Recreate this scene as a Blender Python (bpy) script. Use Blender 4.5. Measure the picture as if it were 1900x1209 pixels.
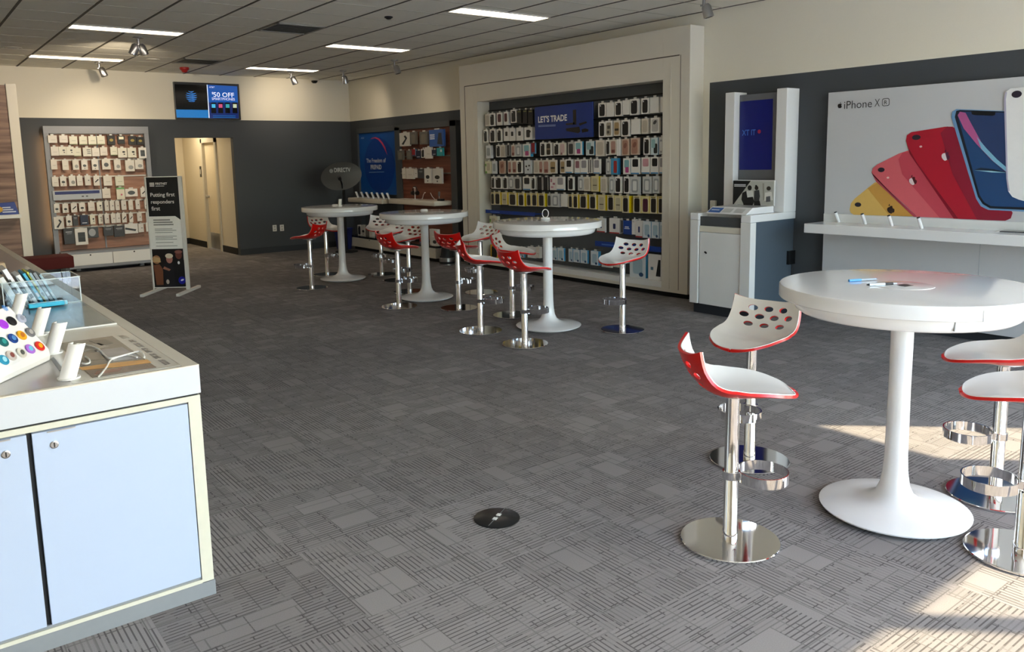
import bpy, bmesh, math, random
from mathutils import Vector, Matrix
random.seed(7)
for o in list(bpy.data.objects):
    bpy.data.objects.remove(o)
SC = bpy.context.scene
COL = SC.collection
PI = math.pi

# ------------------------------------------------------------------ camera
FPX, CX, CY, CAMZ = 1491.85, 926.37, 511.11, 1.62
YAW, PITCH, ROLL = -0.648506, -0.144142, 0.021338
def _rot():
    cy, sy, cp, sp, cr, sr = (math.cos(YAW), math.sin(YAW), math.cos(PITCH), math.sin(PITCH), math.cos(ROLL), math.sin(ROLL))
    Rz = Matrix(((cy, -sy, 0), (sy, cy, 0), (0, 0, 1)))
    Rx = Matrix(((1, 0, 0), (0, cp, -sp), (0, sp, cp)))
    Ry = Matrix(((cr, 0, sr), (0, 1, 0), (-sr, 0, cr)))
    B = Matrix(((1, 0, 0), (0, 0, -1), (0, 1, 0)))
    return B @ (Rz @ Rx @ Ry).transposed()
RM = _rot()
cam = bpy.data.cameras.new('camera')
camo = bpy.data.objects.new('camera', cam)
COL.objects.link(camo)
cam.sensor_fit = 'HORIZONTAL'
cam.sensor_width = 36.0
cam.lens = FPX * 36.0 / 1900.0
cam.shift_x = (950 - CX) / 1900.0
cam.shift_y = (CY - 604.5) / 1900.0
cam.clip_start = 0.05
camo.matrix_world = Matrix(((RM[0][0], -RM[1][0], -RM[2][0], 0), (RM[0][1], -RM[1][1], -RM[2][1], 0),
                            (RM[0][2], -RM[1][2], -RM[2][2], CAMZ), (0, 0, 0, 1)))
SC.camera = camo
CPOS = Vector((0, 0, CAMZ))
def ray(u, v):
    return RM.transposed() @ Vector(((u - CX) / FPX, (v - CY) / FPX, 1))
def P(u, v, ax, val):          # a surveyed pixel turned into a point of the plane axis = val
    d = ray(u, v)
    return CPOS + d * ((val - CPOS[ax]) / d[ax])

# ------------------------------------------------------------------ light
W = bpy.data.worlds.new('world')
SC.world = W
W.use_nodes = True
nt = W.node_tree
nt.nodes.clear()
sky = nt.nodes.new('ShaderNodeTexSky')
sky.sky_type = 'NISHITA'
sky.sun_disc = False
sky.sun_elevation = math.radians(32)
sky.sun_rotation = math.radians(133)
bgn = nt.nodes.new('ShaderNodeBackground')
bgn.inputs['Strength'].default_value = 0.75
wo = nt.nodes.new('ShaderNodeOutputWorld')
nt.links.new(sky.outputs[0], bgn.inputs[0])
nt.links.new(bgn.outputs[0], wo.inputs[0])
sl = bpy.data.lights.new('sun', 'SUN')
sl.energy = 10.5
sl.color = (1.0, 0.80, 0.56)
sl.angle = math.radians(0.6)
so = bpy.data.objects.new('sun', sl)
COL.objects.link(so)
so.location = (12, -10, 9)
SUN_EL = math.radians(32.1)
sd = Vector((-0.727 * math.cos(SUN_EL), 0.686 * math.cos(SUN_EL), -math.sin(SUN_EL)))
so.rotation_euler = sd.to_track_quat('-Z', 'Y').to_euler()
SC.view_settings.view_transform = 'Standard'
SC.view_settings.look = 'None'
SC.view_settings.gamma = 1.0
SC.view_settings.use_curve_mapping = False
SC.view_settings.exposure = 1.27

# ------------------------------------------------------------------ room measures
XL, XR, YF, YB, ZC, ZG = -2.5, 7.296, -1.71, 14.29, 3.155, 2.393
HEAD = 2.70

# ------------------------------------------------------------------ materials
def lin(c):
    return c / 12.92 if c <= 0.04045 else ((c + 0.055) / 1.055) ** 2.4
def rgb(h):
    return tuple(lin(int(h[i:i + 2], 16) / 255) for i in (0, 2, 4)) + (1,)
MATS = {}
def mat(name, hexc='ffffff', rough=0.5, metal=0.0, noise=0.05, scale=30.0, bump=0.0, emit=0.0, coat=0.0, alpha=1.0, trans=0.0):
    if name in MATS:
        return MATS[name]
    m = bpy.data.materials.new(name)
    m.use_nodes = True
    n = m.node_tree
    b = n.nodes['Principled BSDF']
    c = rgb(hexc)
    b.inputs['Roughness'].default_value = rough
    b.inputs['Metallic'].default_value = metal
    b.inputs['Coat Weight'].default_value = coat
    b.inputs['Coat Roughness'].default_value = 0.08
    b.inputs['Alpha'].default_value = alpha
    b.inputs['Transmission Weight'].default_value = trans
    tc = n.nodes.new('ShaderNodeTexCoord')
    nz = n.nodes.new('ShaderNodeTexNoise')
    nz.inputs['Scale'].default_value = scale
    nz.inputs['Detail'].default_value = 3
    n.links.new(tc.outputs['Object'], nz.inputs['Vector'])
    mx = n.nodes.new('ShaderNodeMix')
    mx.data_type = 'RGBA'
    mx.inputs['A'].default_value = tuple(x * (1 - noise) for x in c[:3]) + (1,)
    mx.inputs['B'].default_value = tuple(min(1, x * (1 + noise)) for x in c[:3]) + (1,)
    n.links.new(nz.outputs['Fac'], mx.inputs['Factor'])
    n.links.new(mx.outputs['Result'], b.inputs['Base Color'])
    if emit:
        n.links.new(mx.outputs['Result'], b.inputs['Emission Color'])
        b.inputs['Emission Strength'].default_value = emit
    if bump:
        bp = n.nodes.new('ShaderNodeBump')
        bp.inputs['Strength'].default_value = bump
        bp.inputs['Distance'].default_value = 0.002
        n.links.new(nz.outputs['Fac'], bp.inputs['Height'])
        n.links.new(bp.outputs['Normal'], b.inputs['Normal'])
    MATS[name] = m
    return m
def wood_mat(name, c1, c2, rough=0.5, axis=0):
    m = bpy.data.materials.new(name)
    m.use_nodes = True
    n = m.node_tree
    b = n.nodes['Principled BSDF']
    b.inputs['Roughness'].default_value = rough
    tc = n.nodes.new('ShaderNodeTexCoord')
    mp = n.nodes.new('ShaderNodeMapping')
    s = [14, 14, 14]
    s[axis] = 0.9
    mp.inputs['Scale'].default_value = s
    nz = n.nodes.new('ShaderNodeTexNoise')
    nz.inputs['Scale'].default_value = 1.6
    nz.inputs['Detail'].default_value = 6
    cr = n.nodes.new('ShaderNodeValToRGB')
    cr.color_ramp.elements[0].position = 0.3
    cr.color_ramp.elements[1].position = 0.72
    cr.color_ramp.elements[0].color = rgb(c1)
    cr.color_ramp.elements[1].color = rgb(c2)
    n.links.new(tc.outputs['Object'], mp.inputs['Vector'])
    n.links.new(mp.outputs[0], nz.inputs['Vector'])
    n.links.new(nz.outputs['Fac'], cr.inputs[0])
    n.links.new(cr.outputs[0], b.inputs['Base Color'])
    return m
def carpet_mat():
    m = bpy.data.materials.new('carpet')
    m.use_nodes = True
    n = m.node_tree
    L = n.links.new
    b = n.nodes['Principled BSDF']
    b.inputs['Roughness'].default_value = 0.95
    b.inputs['Specular IOR Level'].default_value = 0.0
    def N(t, **k):
        x = n.nodes.new(t)
        for a, v in k.items():
            setattr(x, a, v)
        return x
    def M(op, a, bb=None, cc=None):
        x = N('ShaderNodeMath', operation=op)
        for i, q in enumerate((a, bb, cc)):
            if q is None:
                continue
            if isinstance(q, (int, float)):
                x.inputs[i].default_value = q
            else:
                L(q, x.inputs[i])
        return x.outputs[0]
    tc = N('ShaderNodeTexCoord')
    sp = N('ShaderNodeSeparateXYZ')
    L(tc.outputs['Object'], sp.inputs[0])
    T = 0.61
    ix = M('FLOOR', M('DIVIDE', sp.outputs[0], T))
    iy = M('FLOOR', M('DIVIDE', sp.outputs[1], T))
    par = M('MODULO', M('ABSOLUTE', M('ADD', ix, iy)), 2)
    def swap(a, bb):      # quarter-turned tiles
        return M('ADD', M('MULTIPLY', a, par), M('MULTIPLY', bb, M('SUBTRACT', 1, par)))
    px = swap(sp.outputs[0], sp.outputs[1])
    py = swap(sp.outputs[1], sp.outputs[0])
    idv = N('ShaderNodeCombineXYZ')
    L(ix, idv.inputs[0]); L(iy, idv.inputs[1])
    wn = N('ShaderNodeTexWhiteNoise', noise_dimensions='3D')
    L(idv.outputs[0], wn.inputs['Vector'])
    co = N('ShaderNodeCombineXYZ')
    L(px, co.inputs[0]); L(py, co.inputs[1])
    off = N('ShaderNodeVectorMath', operation='MULTIPLY_ADD')
    L(wn.outputs['Color'], off.inputs[0]); off.inputs[1].default_value = (3.1, 2.7, 0); L(co.outputs[0], off.inputs[2])
    def brick(w, h, ms, offv=0.5):
        x = N('ShaderNodeTexBrick')
        x.inputs['Scale'].default_value = 1
        x.inputs['Brick Width'].default_value = w
        x.inputs['Row Height'].default_value = h
        x.inputs['Mortar Size'].default_value = ms
        x.inputs['Mortar Smooth'].default_value = 0.1
        x.inputs['Color1'].default_value = (0, 0, 0, 1)
        x.inputs['Color2'].default_value = (1, 1, 1, 1)
        x.inputs['Mortar'].default_value = (0.5, 0.5, 0.5, 1)
        x.offset = offv
        x.offset_frequency = 3
        L(off.outputs[0], x.inputs['Vector'])
        return x
    b1 = brick(0.19, 0.125, 0.0024, 0.37)
    b2 = brick(0.31, 0.0195, 0.0029, 0.61)
    b3 = brick(0.33, 0.19, 0.003, 0.23)
    big = N('ShaderNodeSeparateColor'); L(b1.outputs['Color'], big.inputs[0])
    smooth_patch = M('GREATER_THAN', big.outputs[0], 0.87)   # plain blocks without stripes
    stripe = M('MULTIPLY', b2.outputs['Fac'], M('SUBTRACT', 1, smooth_patch))
    nzl = N('ShaderNodeTexNoise'); nzl.inputs['Scale'].default_value = 9.0; nzl.inputs['Detail'].default_value = 4
    L(off.outputs[0], nzl.inputs['Vector'])
    brk = M('MULTIPLY_ADD', M('GREATER_THAN', nzl.outputs['Fac'], 0.47), 0.65, 0.35)
    stripe = M('MULTIPLY', stripe, brk)
    dark = M('MAXIMUM', M('MULTIPLY', stripe, 0.8), M('MULTIPLY', M('MAXIMUM', b1.outputs['Fac'], M('MULTIPLY', b3.outputs['Fac'], 0.8)), 0.5))
    fine = N('ShaderNodeTexNoise'); fine.inputs['Scale'].default_value = 260; fine.inputs['Detail'].default_value = 2
    L(tc.outputs['Object'], fine.inputs['Vector'])
    val = M('ADD', M('ADD', 0.80, M('MULTIPLY', big.outputs[0], 0.07)), M('MULTIPLY', M('SUBTRACT', wn.outputs['Value'], 0.5), 0.16))
    val = M('MULTIPLY', val, M('SUBTRACT', 1, M('MULTIPLY', dark, 0.7)))
    val = M('MULTIPLY', val, M('ADD', 0.82, M('MULTIPLY', fine.outputs['Fac'], 0.36)))
    base = N('ShaderNodeMix', data_type='RGBA', blend_type='MULTIPLY')
    base.inputs['Factor'].default_value = 1
    base.inputs['A'].default_value = rgb('95908e')
    cmb = N('ShaderNodeCombineColor')
    L(val, cmb.inputs[0]); L(val, cmb.inputs[1]); L(val, cmb.inputs[2])
    L(cmb.outputs[0], base.inputs['B'])
    L(base.outputs['Result'], b.inputs['Base Color'])
    bp = N('ShaderNodeBump')
    bp.inputs['Strength'].default_value = 0.4
    bp.inputs['Distance'].default_value = 0.004
    L(val, bp.inputs['Height'])
    L(bp.outputs['Normal'], b.inputs['Normal'])
    return m
def pane_mat():
    m = bpy.data.materials.new('window_glass')
    m.use_nodes = True
    n = m.node_tree
    n.nodes.clear()
    o = n.nodes.new('ShaderNodeOutputMaterial')
    t = n.nodes.new('ShaderNodeBsdfTransparent')
    t.inputs[0].default_value = (0.93, 0.96, 0.96, 1)
    g = n.nodes.new('ShaderNodeBsdfGlossy')
    g.inputs['Roughness'].default_value = 0.02
    x = n.nodes.new('ShaderNodeMixShader')
    x.inputs[0].default_value = 0.07
    n.links.new(t.outputs[0], x.inputs[1]); n.links.new(g.outputs[0], x.inputs[2]); n.links.new(x.outputs[0], o.inputs[0])
    return m
def clear_mat(name, tint, mixv):
    m = pane_mat()
    m.name = name
    m.node_tree.nodes['Transparent BSDF'].inputs[0].default_value = rgb(tint)
    m.node_tree.nodes['Mix Shader'].inputs[0].default_value = mixv
    return m

CARPET = carpet_mat()
GLASS = pane_mat()
ACRYL = clear_mat('clear_acrylic', 'f0f4f6', 0.07)
WHITEWALL = mat('wall_paint_white', 'ede6d4', 0.75, bump=0.1, scale=120, noise=0.02)
GREYWALL = mat('wall_paint_charcoal', '45494e', 0.7, bump=0.1, scale=120, noise=0.03)
CEIL = mat('ceiling_tile', 'f0ecdf', 0.9, bump=0.5, scale=260, noise=0.06)
GRIDM = mat('ceiling_grid_metal', 'cfcabb', 0.6)
GRID_SHADED = mat('ceiling_grid_shaded', '5b564c', 0.7)  # white runners coloured dark, the shade along them put into the colour
WHITE = mat('white_laminate', 'e6e5e2', 0.32, noise=0.015, scale=8)
WHITEG = mat('white_gloss', 'ecebea', 0.16, noise=0.012, scale=6, coat=0.3)
CREAM = mat('cream_frame_paint', 'dcd5c6', 0.42, noise=0.02, scale=6)
LBLUE = mat('door_laminate', 'aab9d2', 0.35, noise=0.012, scale=4)
SLATE = mat('slate_kick', '7c8187', 0.5)
CHROME = mat('chrome', 'e8e8ea', 0.06, metal=1.0, noise=0.01)
BRUSH = mat('brushed_steel', 'b9b9bb', 0.28, metal=1.0, noise=0.05, scale=90)
REDP = mat('red_plastic', 'd00a05', 0.28, noise=0.03, coat=0.1)
BLACK = mat('black_plastic', '111214', 0.35)
MBLACK = mat('matte_black', '0c0d0e', 0.7)
GREYM = mat('grey_metal', '8d9096', 0.45, noise=0.03)
DGREY = mat('dark_grey_laminate', '45494d', 0.5)
SKIRT = mat('skirting_slate', '2e3238', 0.6)
WOOD = wood_mat('wood_slat_panel', '8a5c48', 'b68a72', 0.5, 0)
WOODD = wood_mat('wood_dark_panel', '6a3626', '8f5540', 0.45, 1)
WALNUT = wood_mat('walnut_panel', '5e4133', 'a07f6c', 0.5, 0)
MAROON = mat('maroon_upholstery', '560d07', 0.8, bump=0.3, scale=200)
def col(h, rough=0.45, emit=0.0):
    return mat('ink_' + h + ('_lit' if emit else ''), h, rough, noise=0.03, emit=emit)

# ------------------------------------------------------------------ mesh builder
class MB:
    def __init__(s):
        s.v, s.f = [], []
    def poly(s, pts):
        k = len(s.v)
        s.v += [tuple(p) for p in pts]
        s.f.append(tuple(range(k, k + len(pts))))
        return s
    def box(s, x0, x1, y0, y1, z0, z1):
        k = len(s.v)
        s.v += [(x, y, z) for z in (z0, z1) for y in (y0, y1) for x in (x0, x1)]
        s.f += [tuple(k + i for i in q) for q in ((0, 2, 3, 1), (4, 5, 7, 6), (0, 1, 5, 4), (1, 3, 7, 5), (3, 2, 6, 7), (2, 0, 4, 6))]
        return s
    def hexa(s, bot, top):
        k = len(s.v); n = len(bot)
        s.v += [tuple(p) for p in bot] + [tuple(p) for p in top]
        s.f.append(tuple(k + i for i in reversed(range(n))))
        s.f.append(tuple(k + n + i for i in range(n)))
        for i in range(n):
            j = (i + 1) % n
            s.f.append((k + i, k + j, k + n + j, k + n + i))
        return s
    def lathe(s, prof, seg=48, c=(0, 0, 0), cap=True):
        k = len(s.v); n = len(prof)
        for i in range(seg):
            a = 2 * PI * i / seg
            for r, z in prof:
                s.v.append((c[0] + r * math.cos(a), c[1] + r * math.sin(a), c[2] + z))
        for i in range(seg):
            j = (i + 1) % seg
            for t in range(n - 1):
                s.f.append((k + i * n + t, k + j * n + t, k + j * n + t + 1, k + i * n + t + 1))
        if cap:
            if prof[0][0] > 1e-6:
                s.f.append(tuple(k + i * n for i in reversed(range(seg))))
            if prof[-1][0] > 1e-6:
                s.f.append(tuple(k + i * n + n - 1 for i in range(seg)))
        return s
    def tube(s, path, r, seg=10, closed=False):
        pts = [Vector(p) for p in path]
        n = len(pts); k = len(s.v)
        up = Vector((0, 0, 1))
        prev = None
        for i, p in enumerate(pts):
            a = pts[(i - 1) % n] if (closed or i > 0) else p
            b = pts[(i + 1) % n] if (closed or i < n - 1) else p
            d = (b - a).normalized()
            if prev is None:
                x = d.cross(up)
                if x.length < 1e-3:
                    x = d.cross(Vector((1, 0, 0)))
            else:
                x = prev - d * prev.dot(d)
            x.normalize(); prev = x
            y = d.cross(x)
            rr = r[i] if isinstance(r, (list, tuple)) else r
            for q in range(seg):
                t = 2 * PI * q / seg
                s.v.append(tuple(p + x * (rr * math.cos(t)) + y * (rr * math.sin(t))))
        m = n if closed else n - 1
        for i in range(m):
            j = (i + 1) % n
            for q in range(seg):
                w = (q + 1) % seg
                s.f.append((k + i * seg + q, k + i * seg + w, k + j * seg + w, k + j * seg + q))
        if not closed:
            s.f.append(tuple(k + q for q in reversed(range(seg))))
            s.f.append(tuple(k + (n - 1) * seg + q for q in range(seg)))
        return s
    def cyl(s, p0, p1, r, seg=20):
        return s.tube([p0, p1], r, seg)
    def mesh(s, name, m, bevel=0.0, smooth=False, off=(0, 0, 0), bseg=2):
        me = bpy.data.meshes.new(name)
        me.from_pydata([(a - off[0], b - off[1], c - off[2]) for a, b, c in s.v], [], s.f)
        bm = bmesh.new(); bm.from_mesh(me)
        bmesh.ops.remove_doubles(bm, verts=bm.verts, dist=1e-6)
        bmesh.ops.recalc_face_normals(bm, faces=bm.faces)
        if bevel:
            es = [e for e in bm.edges if len(e.link_faces) == 2 and e.calc_face_angle(0) > 0.6]
            bmesh.ops.bevel(bm, geom=es, offset=bevel, segments=bseg, affect='EDGES', profile=0.6, clamp_overlap=True)
        if smooth:
            for f in bm.faces:
                f.smooth = True
            for e in bm.edges:
                if len(e.link_faces) == 2 and e.calc_face_angle(0) > 0.7:
                    e.smooth = False
        bm.to_mesh(me); bm.free()
        me.materials.append(m)
        return me
def link(name, me, parent=None):
    o = bpy.data.objects.new(name, me)
    COL.objects.link(o)
    if parent:
        o.parent = parent
    return o
def tag(o, label, cat, group=None):
    o['label'] = label; o['category'] = cat
    if group:
        o['group'] = group
    return o
def thing(name, label, cat, loc=(0, 0, 0), rotz=0.0, group=None):
    o = bpy.data.objects.new(name, None)
    COL.objects.link(o)
    o.location = loc; o.rotation_euler = (0, 0, rotz)
    o.empty_display_size = 0.1
    return tag(o, label, cat, group)
def part(t, name, mb, m, bevel=0.0, smooth=False, local=False, label=None, top=None):
    """a part built in world coordinates (local=False) under thing t whose rotation is zero"""
    root = t
    off = Vector((0, 0, 0))
    if not local:
        while root is not None:
            off += Vector(root.location); root = root.parent
    o = link(name, mb.mesh(name, m, bevel, smooth, off), t)
    if label:
        o['label'] = label
    return o
def struct(name, mb, m, bevel=0.0):
    o = link(name, mb.mesh(name, m, bevel))
    o['kind'] = 'structure'
    return o
def dup(root):
    r = root.copy(); COL.objects.link(r)
    for ch in list(root.children):
        c = ch.copy(); COL.objects.link(c); c.parent = r
        for g in list(ch.children):
            d = g.copy(); COL.objects.link(d); d.parent = c
    return r

# ---- flat print on a plane
class Plane:
    def __init__(s, ax=None, val=None, o=None, right=None, up=None):
        if ax is not None:
            s.o = Vector((0, 0, 0)); s.o[ax] = val
            s.right = Vector((0, -1, 0)) if ax == 0 else Vector((1, 0, 0))
            s.up = Vector((0, 0, 1))
        else:
            s.o, s.right, s.up = Vector(o), Vector(right).normalized(), Vector(up).normalized()
        s.out = s.right.cross(s.up).normalized()   # towards the viewer side
    def at(s, u, v):
        d = ray(u, v)
        t = (s.o - CPOS).dot(s.out) / d.dot(s.out)
        return CPOS + d * t
    def st(s, p):
        q = Vector(p) - s.o
        return q.dot(s.right), q.dot(s.up)
    def p3(s, a, b, lv=0):
        return s.o + s.right * a + s.up * b + s.out * lv
LV = 0.0009
def print_st(t, name, pl, pts, lv, m):
    b = [pl.p3(a, c, lv * LV) for a, c in pts]
    f = [pl.p3(a, c, lv * LV + LV * 0.9) for a, c in pts]
    return part(t, name, MB().hexa(b, f), m)
def print_px(t, name, pl, pts, lv, m):
    return print_st(t, name, pl, [pl.st(pl.at(u, v)) for u, v in pts], lv, m)
def ell(c, r, a=0.0, n=28, a0=0, a1=2 * PI):
    out = []
    for i in range(n):
        th = a0 + (a1 - a0) * i / n
        x, y = r[0] * math.cos(th), r[1] * math.sin(th)
        out.append((c[0] + x * math.cos(a) - y * math.sin(a), c[1] + x * math.sin(a) + y * math.cos(a)))
    return out
def rrect_quad(q, r=0.12, n=5):
    """rounded corners on an arbitrary 2-d quad (fraction r of the shorter side)"""
    out = []
    q = [Vector((a, b)) for a, b in q]
    sh = min((q[i] - q[(i + 1) % 4]).length for i in range(4)) * r
    for i in range(4):
        p, a, b = q[i], q[i - 1], q[(i + 1) % 4]
        s0 = p + (a - p).normalized() * sh; s1 = p + (b - p).normalized() * sh
        for k in range(n + 1):
            t = k / n
            out.append(tuple(s0 * (1 - t) ** 2 + p * 2 * t * (1 - t) + s1 * t * t))
    return out
_TX = {}
def text_geo(body, bold=0.0):
    key = (body, bold)
    if key in _TX:
        return _TX[key]
    cu = bpy.data.curves.new('t', 'FONT')
    cu.body = body; cu.size = 1.0; cu.offset = bold; cu.resolution_u = 3
    ob = bpy.data.objects.new('t', cu); COL.objects.link(ob)
    dg = bpy.context.evaluated_depsgraph_get(); dg.update()
    me = bpy.data.meshes.new_from_object(ob.evaluated_get(dg))
    vs = [tuple(v.co) for v in me.vertices]; fs = [tuple(p.vertices) for p in me.polygons]
    bpy.data.objects.remove(ob); bpy.data.curves.remove(cu); bpy.data.meshes.remove(me)
    x0 = min(v[0] for v in vs); x1 = max(v[0] for v in vs); y0 = min(v[1] for v in vs); y1 = max(v[1] for v in vs)
    g = ([((v[0] - x0) / (x1 - x0), (v[1] - y0) / (y1 - y0)) for v in vs], fs)
    _TX[key] = g
    return g
def text_st(t, name, pl, body, a0, b0, w, h, lv, m, bold=0.0):
    vs, fs = text_geo(body, bold)
    mb = MB()
    mb.v = [tuple(pl.p3(a0 + x * w, b0 + y * h, lv * LV)) for x, y in vs]
    mb.f = list(fs)
    return part(t, name, mb, m)
def text_px(t, name, pl, body, u0, v0, u1, v1, lv, m, bold=0.0):
    um, vm = (u0 + u1) / 2, (v0 + v1) / 2
    a0 = pl.st(pl.at(u0, vm))[0]; a1 = pl.st(pl.at(u1, vm))[0]
    b1 = pl.st(pl.at(um, v0))[1]; b0 = pl.st(pl.at(um, v1))[1]
    return text_st(t, name, pl, body, a0, b0, a1 - a0, b1 - b0, lv, m, bold)
def globe_logo(t, pl, c, r, lv, m, name='globe_logo'):
    """a globe drawn in curved stripes"""
    mb = MB()
    for k in range(6):
        zc = 0.86 - k * 0.335
        th = 0.095 if k else 0.08
        n = 14
        hw = math.sqrt(max(0.02, 1 - min(0.97, abs(zc)) ** 2))
        pts_t, pts_b = [], []
        for i in range(n + 1):
            x = -1 + 2 * i / n
            bow = -0.20 * (1 - x * x)
            f = (1 - x * x) ** 0.5 if k else 1 - x * x
            w = th * max(0.0, f) * (1.0 + 0.35 * (x > 0) * (1 - abs(x)))
            X = x * hw
            pts_t.append((X, zc + bow + w)); pts_b.append((X, zc + bow - w))
        poly = pts_t + pts_b[::-1][1:-1]
        poly = [(c[0] + r * x, c[1] + r * max(-1, min(1, y))) for x, y in poly]
        mb.hexa([pl.p3(a, b, lv * LV) for a, b in poly], [pl.p3(a, b, lv * LV + LV * .8) for a, b in poly])
    return part(t, name, mb, m)

# ================================================================== SETTING
fl = struct('floor', MB().box(XL, XR + 0.2, YF - 0.1, 17.5, -0.12, 0.0), CARPET)
struct('ground', MB().box(-40, 60, -60, YF - 0.12, -0.2, -0.05), mat('bounce_paving', 'cdd5e2', 0.9, noise=0.1, scale=3))  # unseen ground outside, made pale and bluish to bounce daylight indoors
struct('ceiling', MB().box(XL, XR, YF, YB, ZC, ZC + 0.15), CEIL)
gb = MB(); gd = MB()
x = 1.79
while x > XL: x -= 0.61
x += 0.61
while x < XR:
    gd.box(x - 0.012, x + 0.012, YF, YB, ZC - 0.004, ZC + 0.01); x += 0.61
y = 9.85 - 0.61 * 18
while y < YB:
    if y > YF:
        gb.box(XL, XR, y - 0.010, y + 0.010, ZC - 0.002, ZC + 0.01)
    y += 0.61
struct('ceiling_grid_runners', gd, GRID_SHADED)
struct('ceiling_grid_tees', gb, GRIDM)
# back wall with the doorway
struct('wall_back', MB().box(1.738, 4.0, YB, YB + .12, 0, ZG).box(4.994, XR + .15, YB, YB + .12, 0, ZG).box(4.0, 4.994, YB, YB + .12, 2.088, ZG), GREYWALL)
struct('wall_back_upper', MB().box(XL - .15, XR + .15, YB, YB + .12, ZG, ZC + .15).box(XL - .15, 1.738, YB, YB + .12, 0, ZG), WHITEWALL)
# right wall: charcoal band, white above, a window by the shop front
RW0, RW1 = -1.12, -0.27
struct('wall_right', MB().box(XR, XR + .15, RW1, 5.746, 0, ZG).box(XR, XR + .15, 10.215, YB, 0, ZG), GREYWALL)
struct('wall_right_upper', MB().box(XR, XR + .15, RW1, YB, ZG, ZC + .15).box(XR, XR + .15, 5.746, 10.215, 0, ZG)
       .box(XR, XR + .15, RW0, RW1, HEAD, ZC + .15).box(XR, XR + .15, RW0, RW1, 0, 0.1).box(XR, XR + .15, YF, RW0, 0, ZC + .15), WHITEWALL)
struct('wall_left', MB().box(XL - .15, XL, YF, YB, 0, ZC + .15), WHITEWALL)
struct('wall_front', MB().box(XL - .15, XR + .15, YF - .15, YF, 2.83, ZC + .15).box(XL - .15, 0.9, YF - .15, YF, 0, 2.83).box(XR - .12, XR + .15, YF - .15, YF, 0, 2.83)  # unseen solid stretch at left, put in to cut daylight on the counter
       .box(0.9, XR - .12, YF - .15, YF, 0, .1), WHITEWALL)
HF = 2.83
mull = [0.9, 2.55, 4.18, 5.81, XR - .12]
for i in range(4):
    a, b_ = mull[i] + (0.05 if i else 0), mull[i + 1]
    w = struct('window_%d' % (i + 1), MB().box(a, b_, YF - .06, YF - .05, .1, HF), GLASS)
fr = MB()
for q in mull[1:-1]:
    fr.box(q, q + .05, YF - .10, YF, .1, HF)
struct('trim_1', fr, mat('anodised_frame', '6d6a66', 0.4, metal=0.6))
struct('window_5', MB().box(XR + .07, XR + .08, RW0, RW1, .1, HEAD), GLASS)
# skirtings
struct('baseboard_back', MB().box(4.994, XR, YB - .015, YB, 0, .11).box(1.738, 4.0, YB - .015, YB, 0, .11), SKIRT)
struct('baseboard_right', MB().box(XR - .015, XR, RW1, 5.83, 0, .11).box(XR - .015, XR, 10.22, YB, 0, .11), SKIRT)
# hall behind the doorway
HY = YB + .12
hallw = mat('hall_paint', 'd8ceb8', 0.75, noise=0.02)
struct('wall_hall_right', MB().box(4.994, 5.1, HY, 15.25, 0, 2.6).box(4.994, 5.1, 16.0, 17.4, 0, 2.6).box(4.994, 5.1, 15.25, 16.0, 2.06, 2.6), hallw)
struct('wall_hall_end', MB().box(3.7, 5.1, 17.3, 17.42, 0, 2.6), hallw)
struct('wall_hall_left', MB().box(3.68, 3.8, HY, 17.4, 0, 2.6), hallw)
struct('ceiling_hall', MB().box(3.68, 5.1, HY, 17.4, 2.6, 2.7), hallw)
struct('baseboard_hall', MB().box(4.98, 4.994, HY, 15.19, 0, .12).box(4.98, 4.994, 16.06, 17.3, 0, .12).box(3.8, 4.98, 17.286, 17.3, 0, .12), MBLACK)
dr = thing('door', 'cream hallway door with lever handle and steel kick plate', 'door', (4.994, 15.6, 0))
dr['kind'] = 'structure'; dr.name = 'door_1'
part(dr, 'door_leaf', MB().box(5.02, 5.06, 15.27, 15.98, 0.01, 2.04), mat('door_paint', 'dccfb4', 0.5))
part(dr, 'door_frame', MB().box(4.965, 5.02, 15.98, 16.06, 0, 2.12).box(4.965, 5.02, 15.19, 15.27, 0, 2.12).box(4.965, 5.02, 15.19, 16.06, 2.04, 2.12), mat('frame_paint', 'c9c2b2', 0.5))
part(dr, 'kick_plate', MB().box(5.012, 5.02, 15.30, 15.95, 0.02, 0.32), BRUSH)
hd = part(dr, 'door_handle', MB().cyl((5.02, 15.9, 1.02), (4.95, 15.9, 1.02), .025).cyl((4.955, 15.9, 1.02), (4.955, 15.77, 1.02), .011), BRUSH, smooth=True)
pq = thing('room_sign', 'narrow dark room sign on the cream hallway wall', 'sign', (4.994, 16.25, 1.48))
part(pq, 'plate', MB().box(4.985, 4.994, 16.18, 16.27, 1.39, 1.60), BLACK)
part(pq, 'pictogram', MB().box(4.983, 4.985, 16.20, 16.245, 1.45, 1.54), col('c9c4bb'))
hl = bpy.data.lights.new('hall_lamp_light', 'AREA'); hl.energy = 6.5; hl.color = (1, .83, .58); hl.size = .35
hlo = bpy.data.objects.new('hall_lamp_light', hl); COL.objects.link(hlo); hlo.location = (4.45, 16.0, 2.54)
hp = thing('hall_ceiling_lamp', 'round hallway ceiling lamp', 'lamp', (4.45, 16.0, 2.55))
part(hp, 'lamp_shade', MB().lathe([(0.0, 2.545), (.17, 2.545), (.19, 2.57), (.19, 2.6), (0, 2.6)], 28, (4.45, 16.0, 0), False), mat('lamp_opal', 'fff0d0', .4, emit=4))

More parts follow.
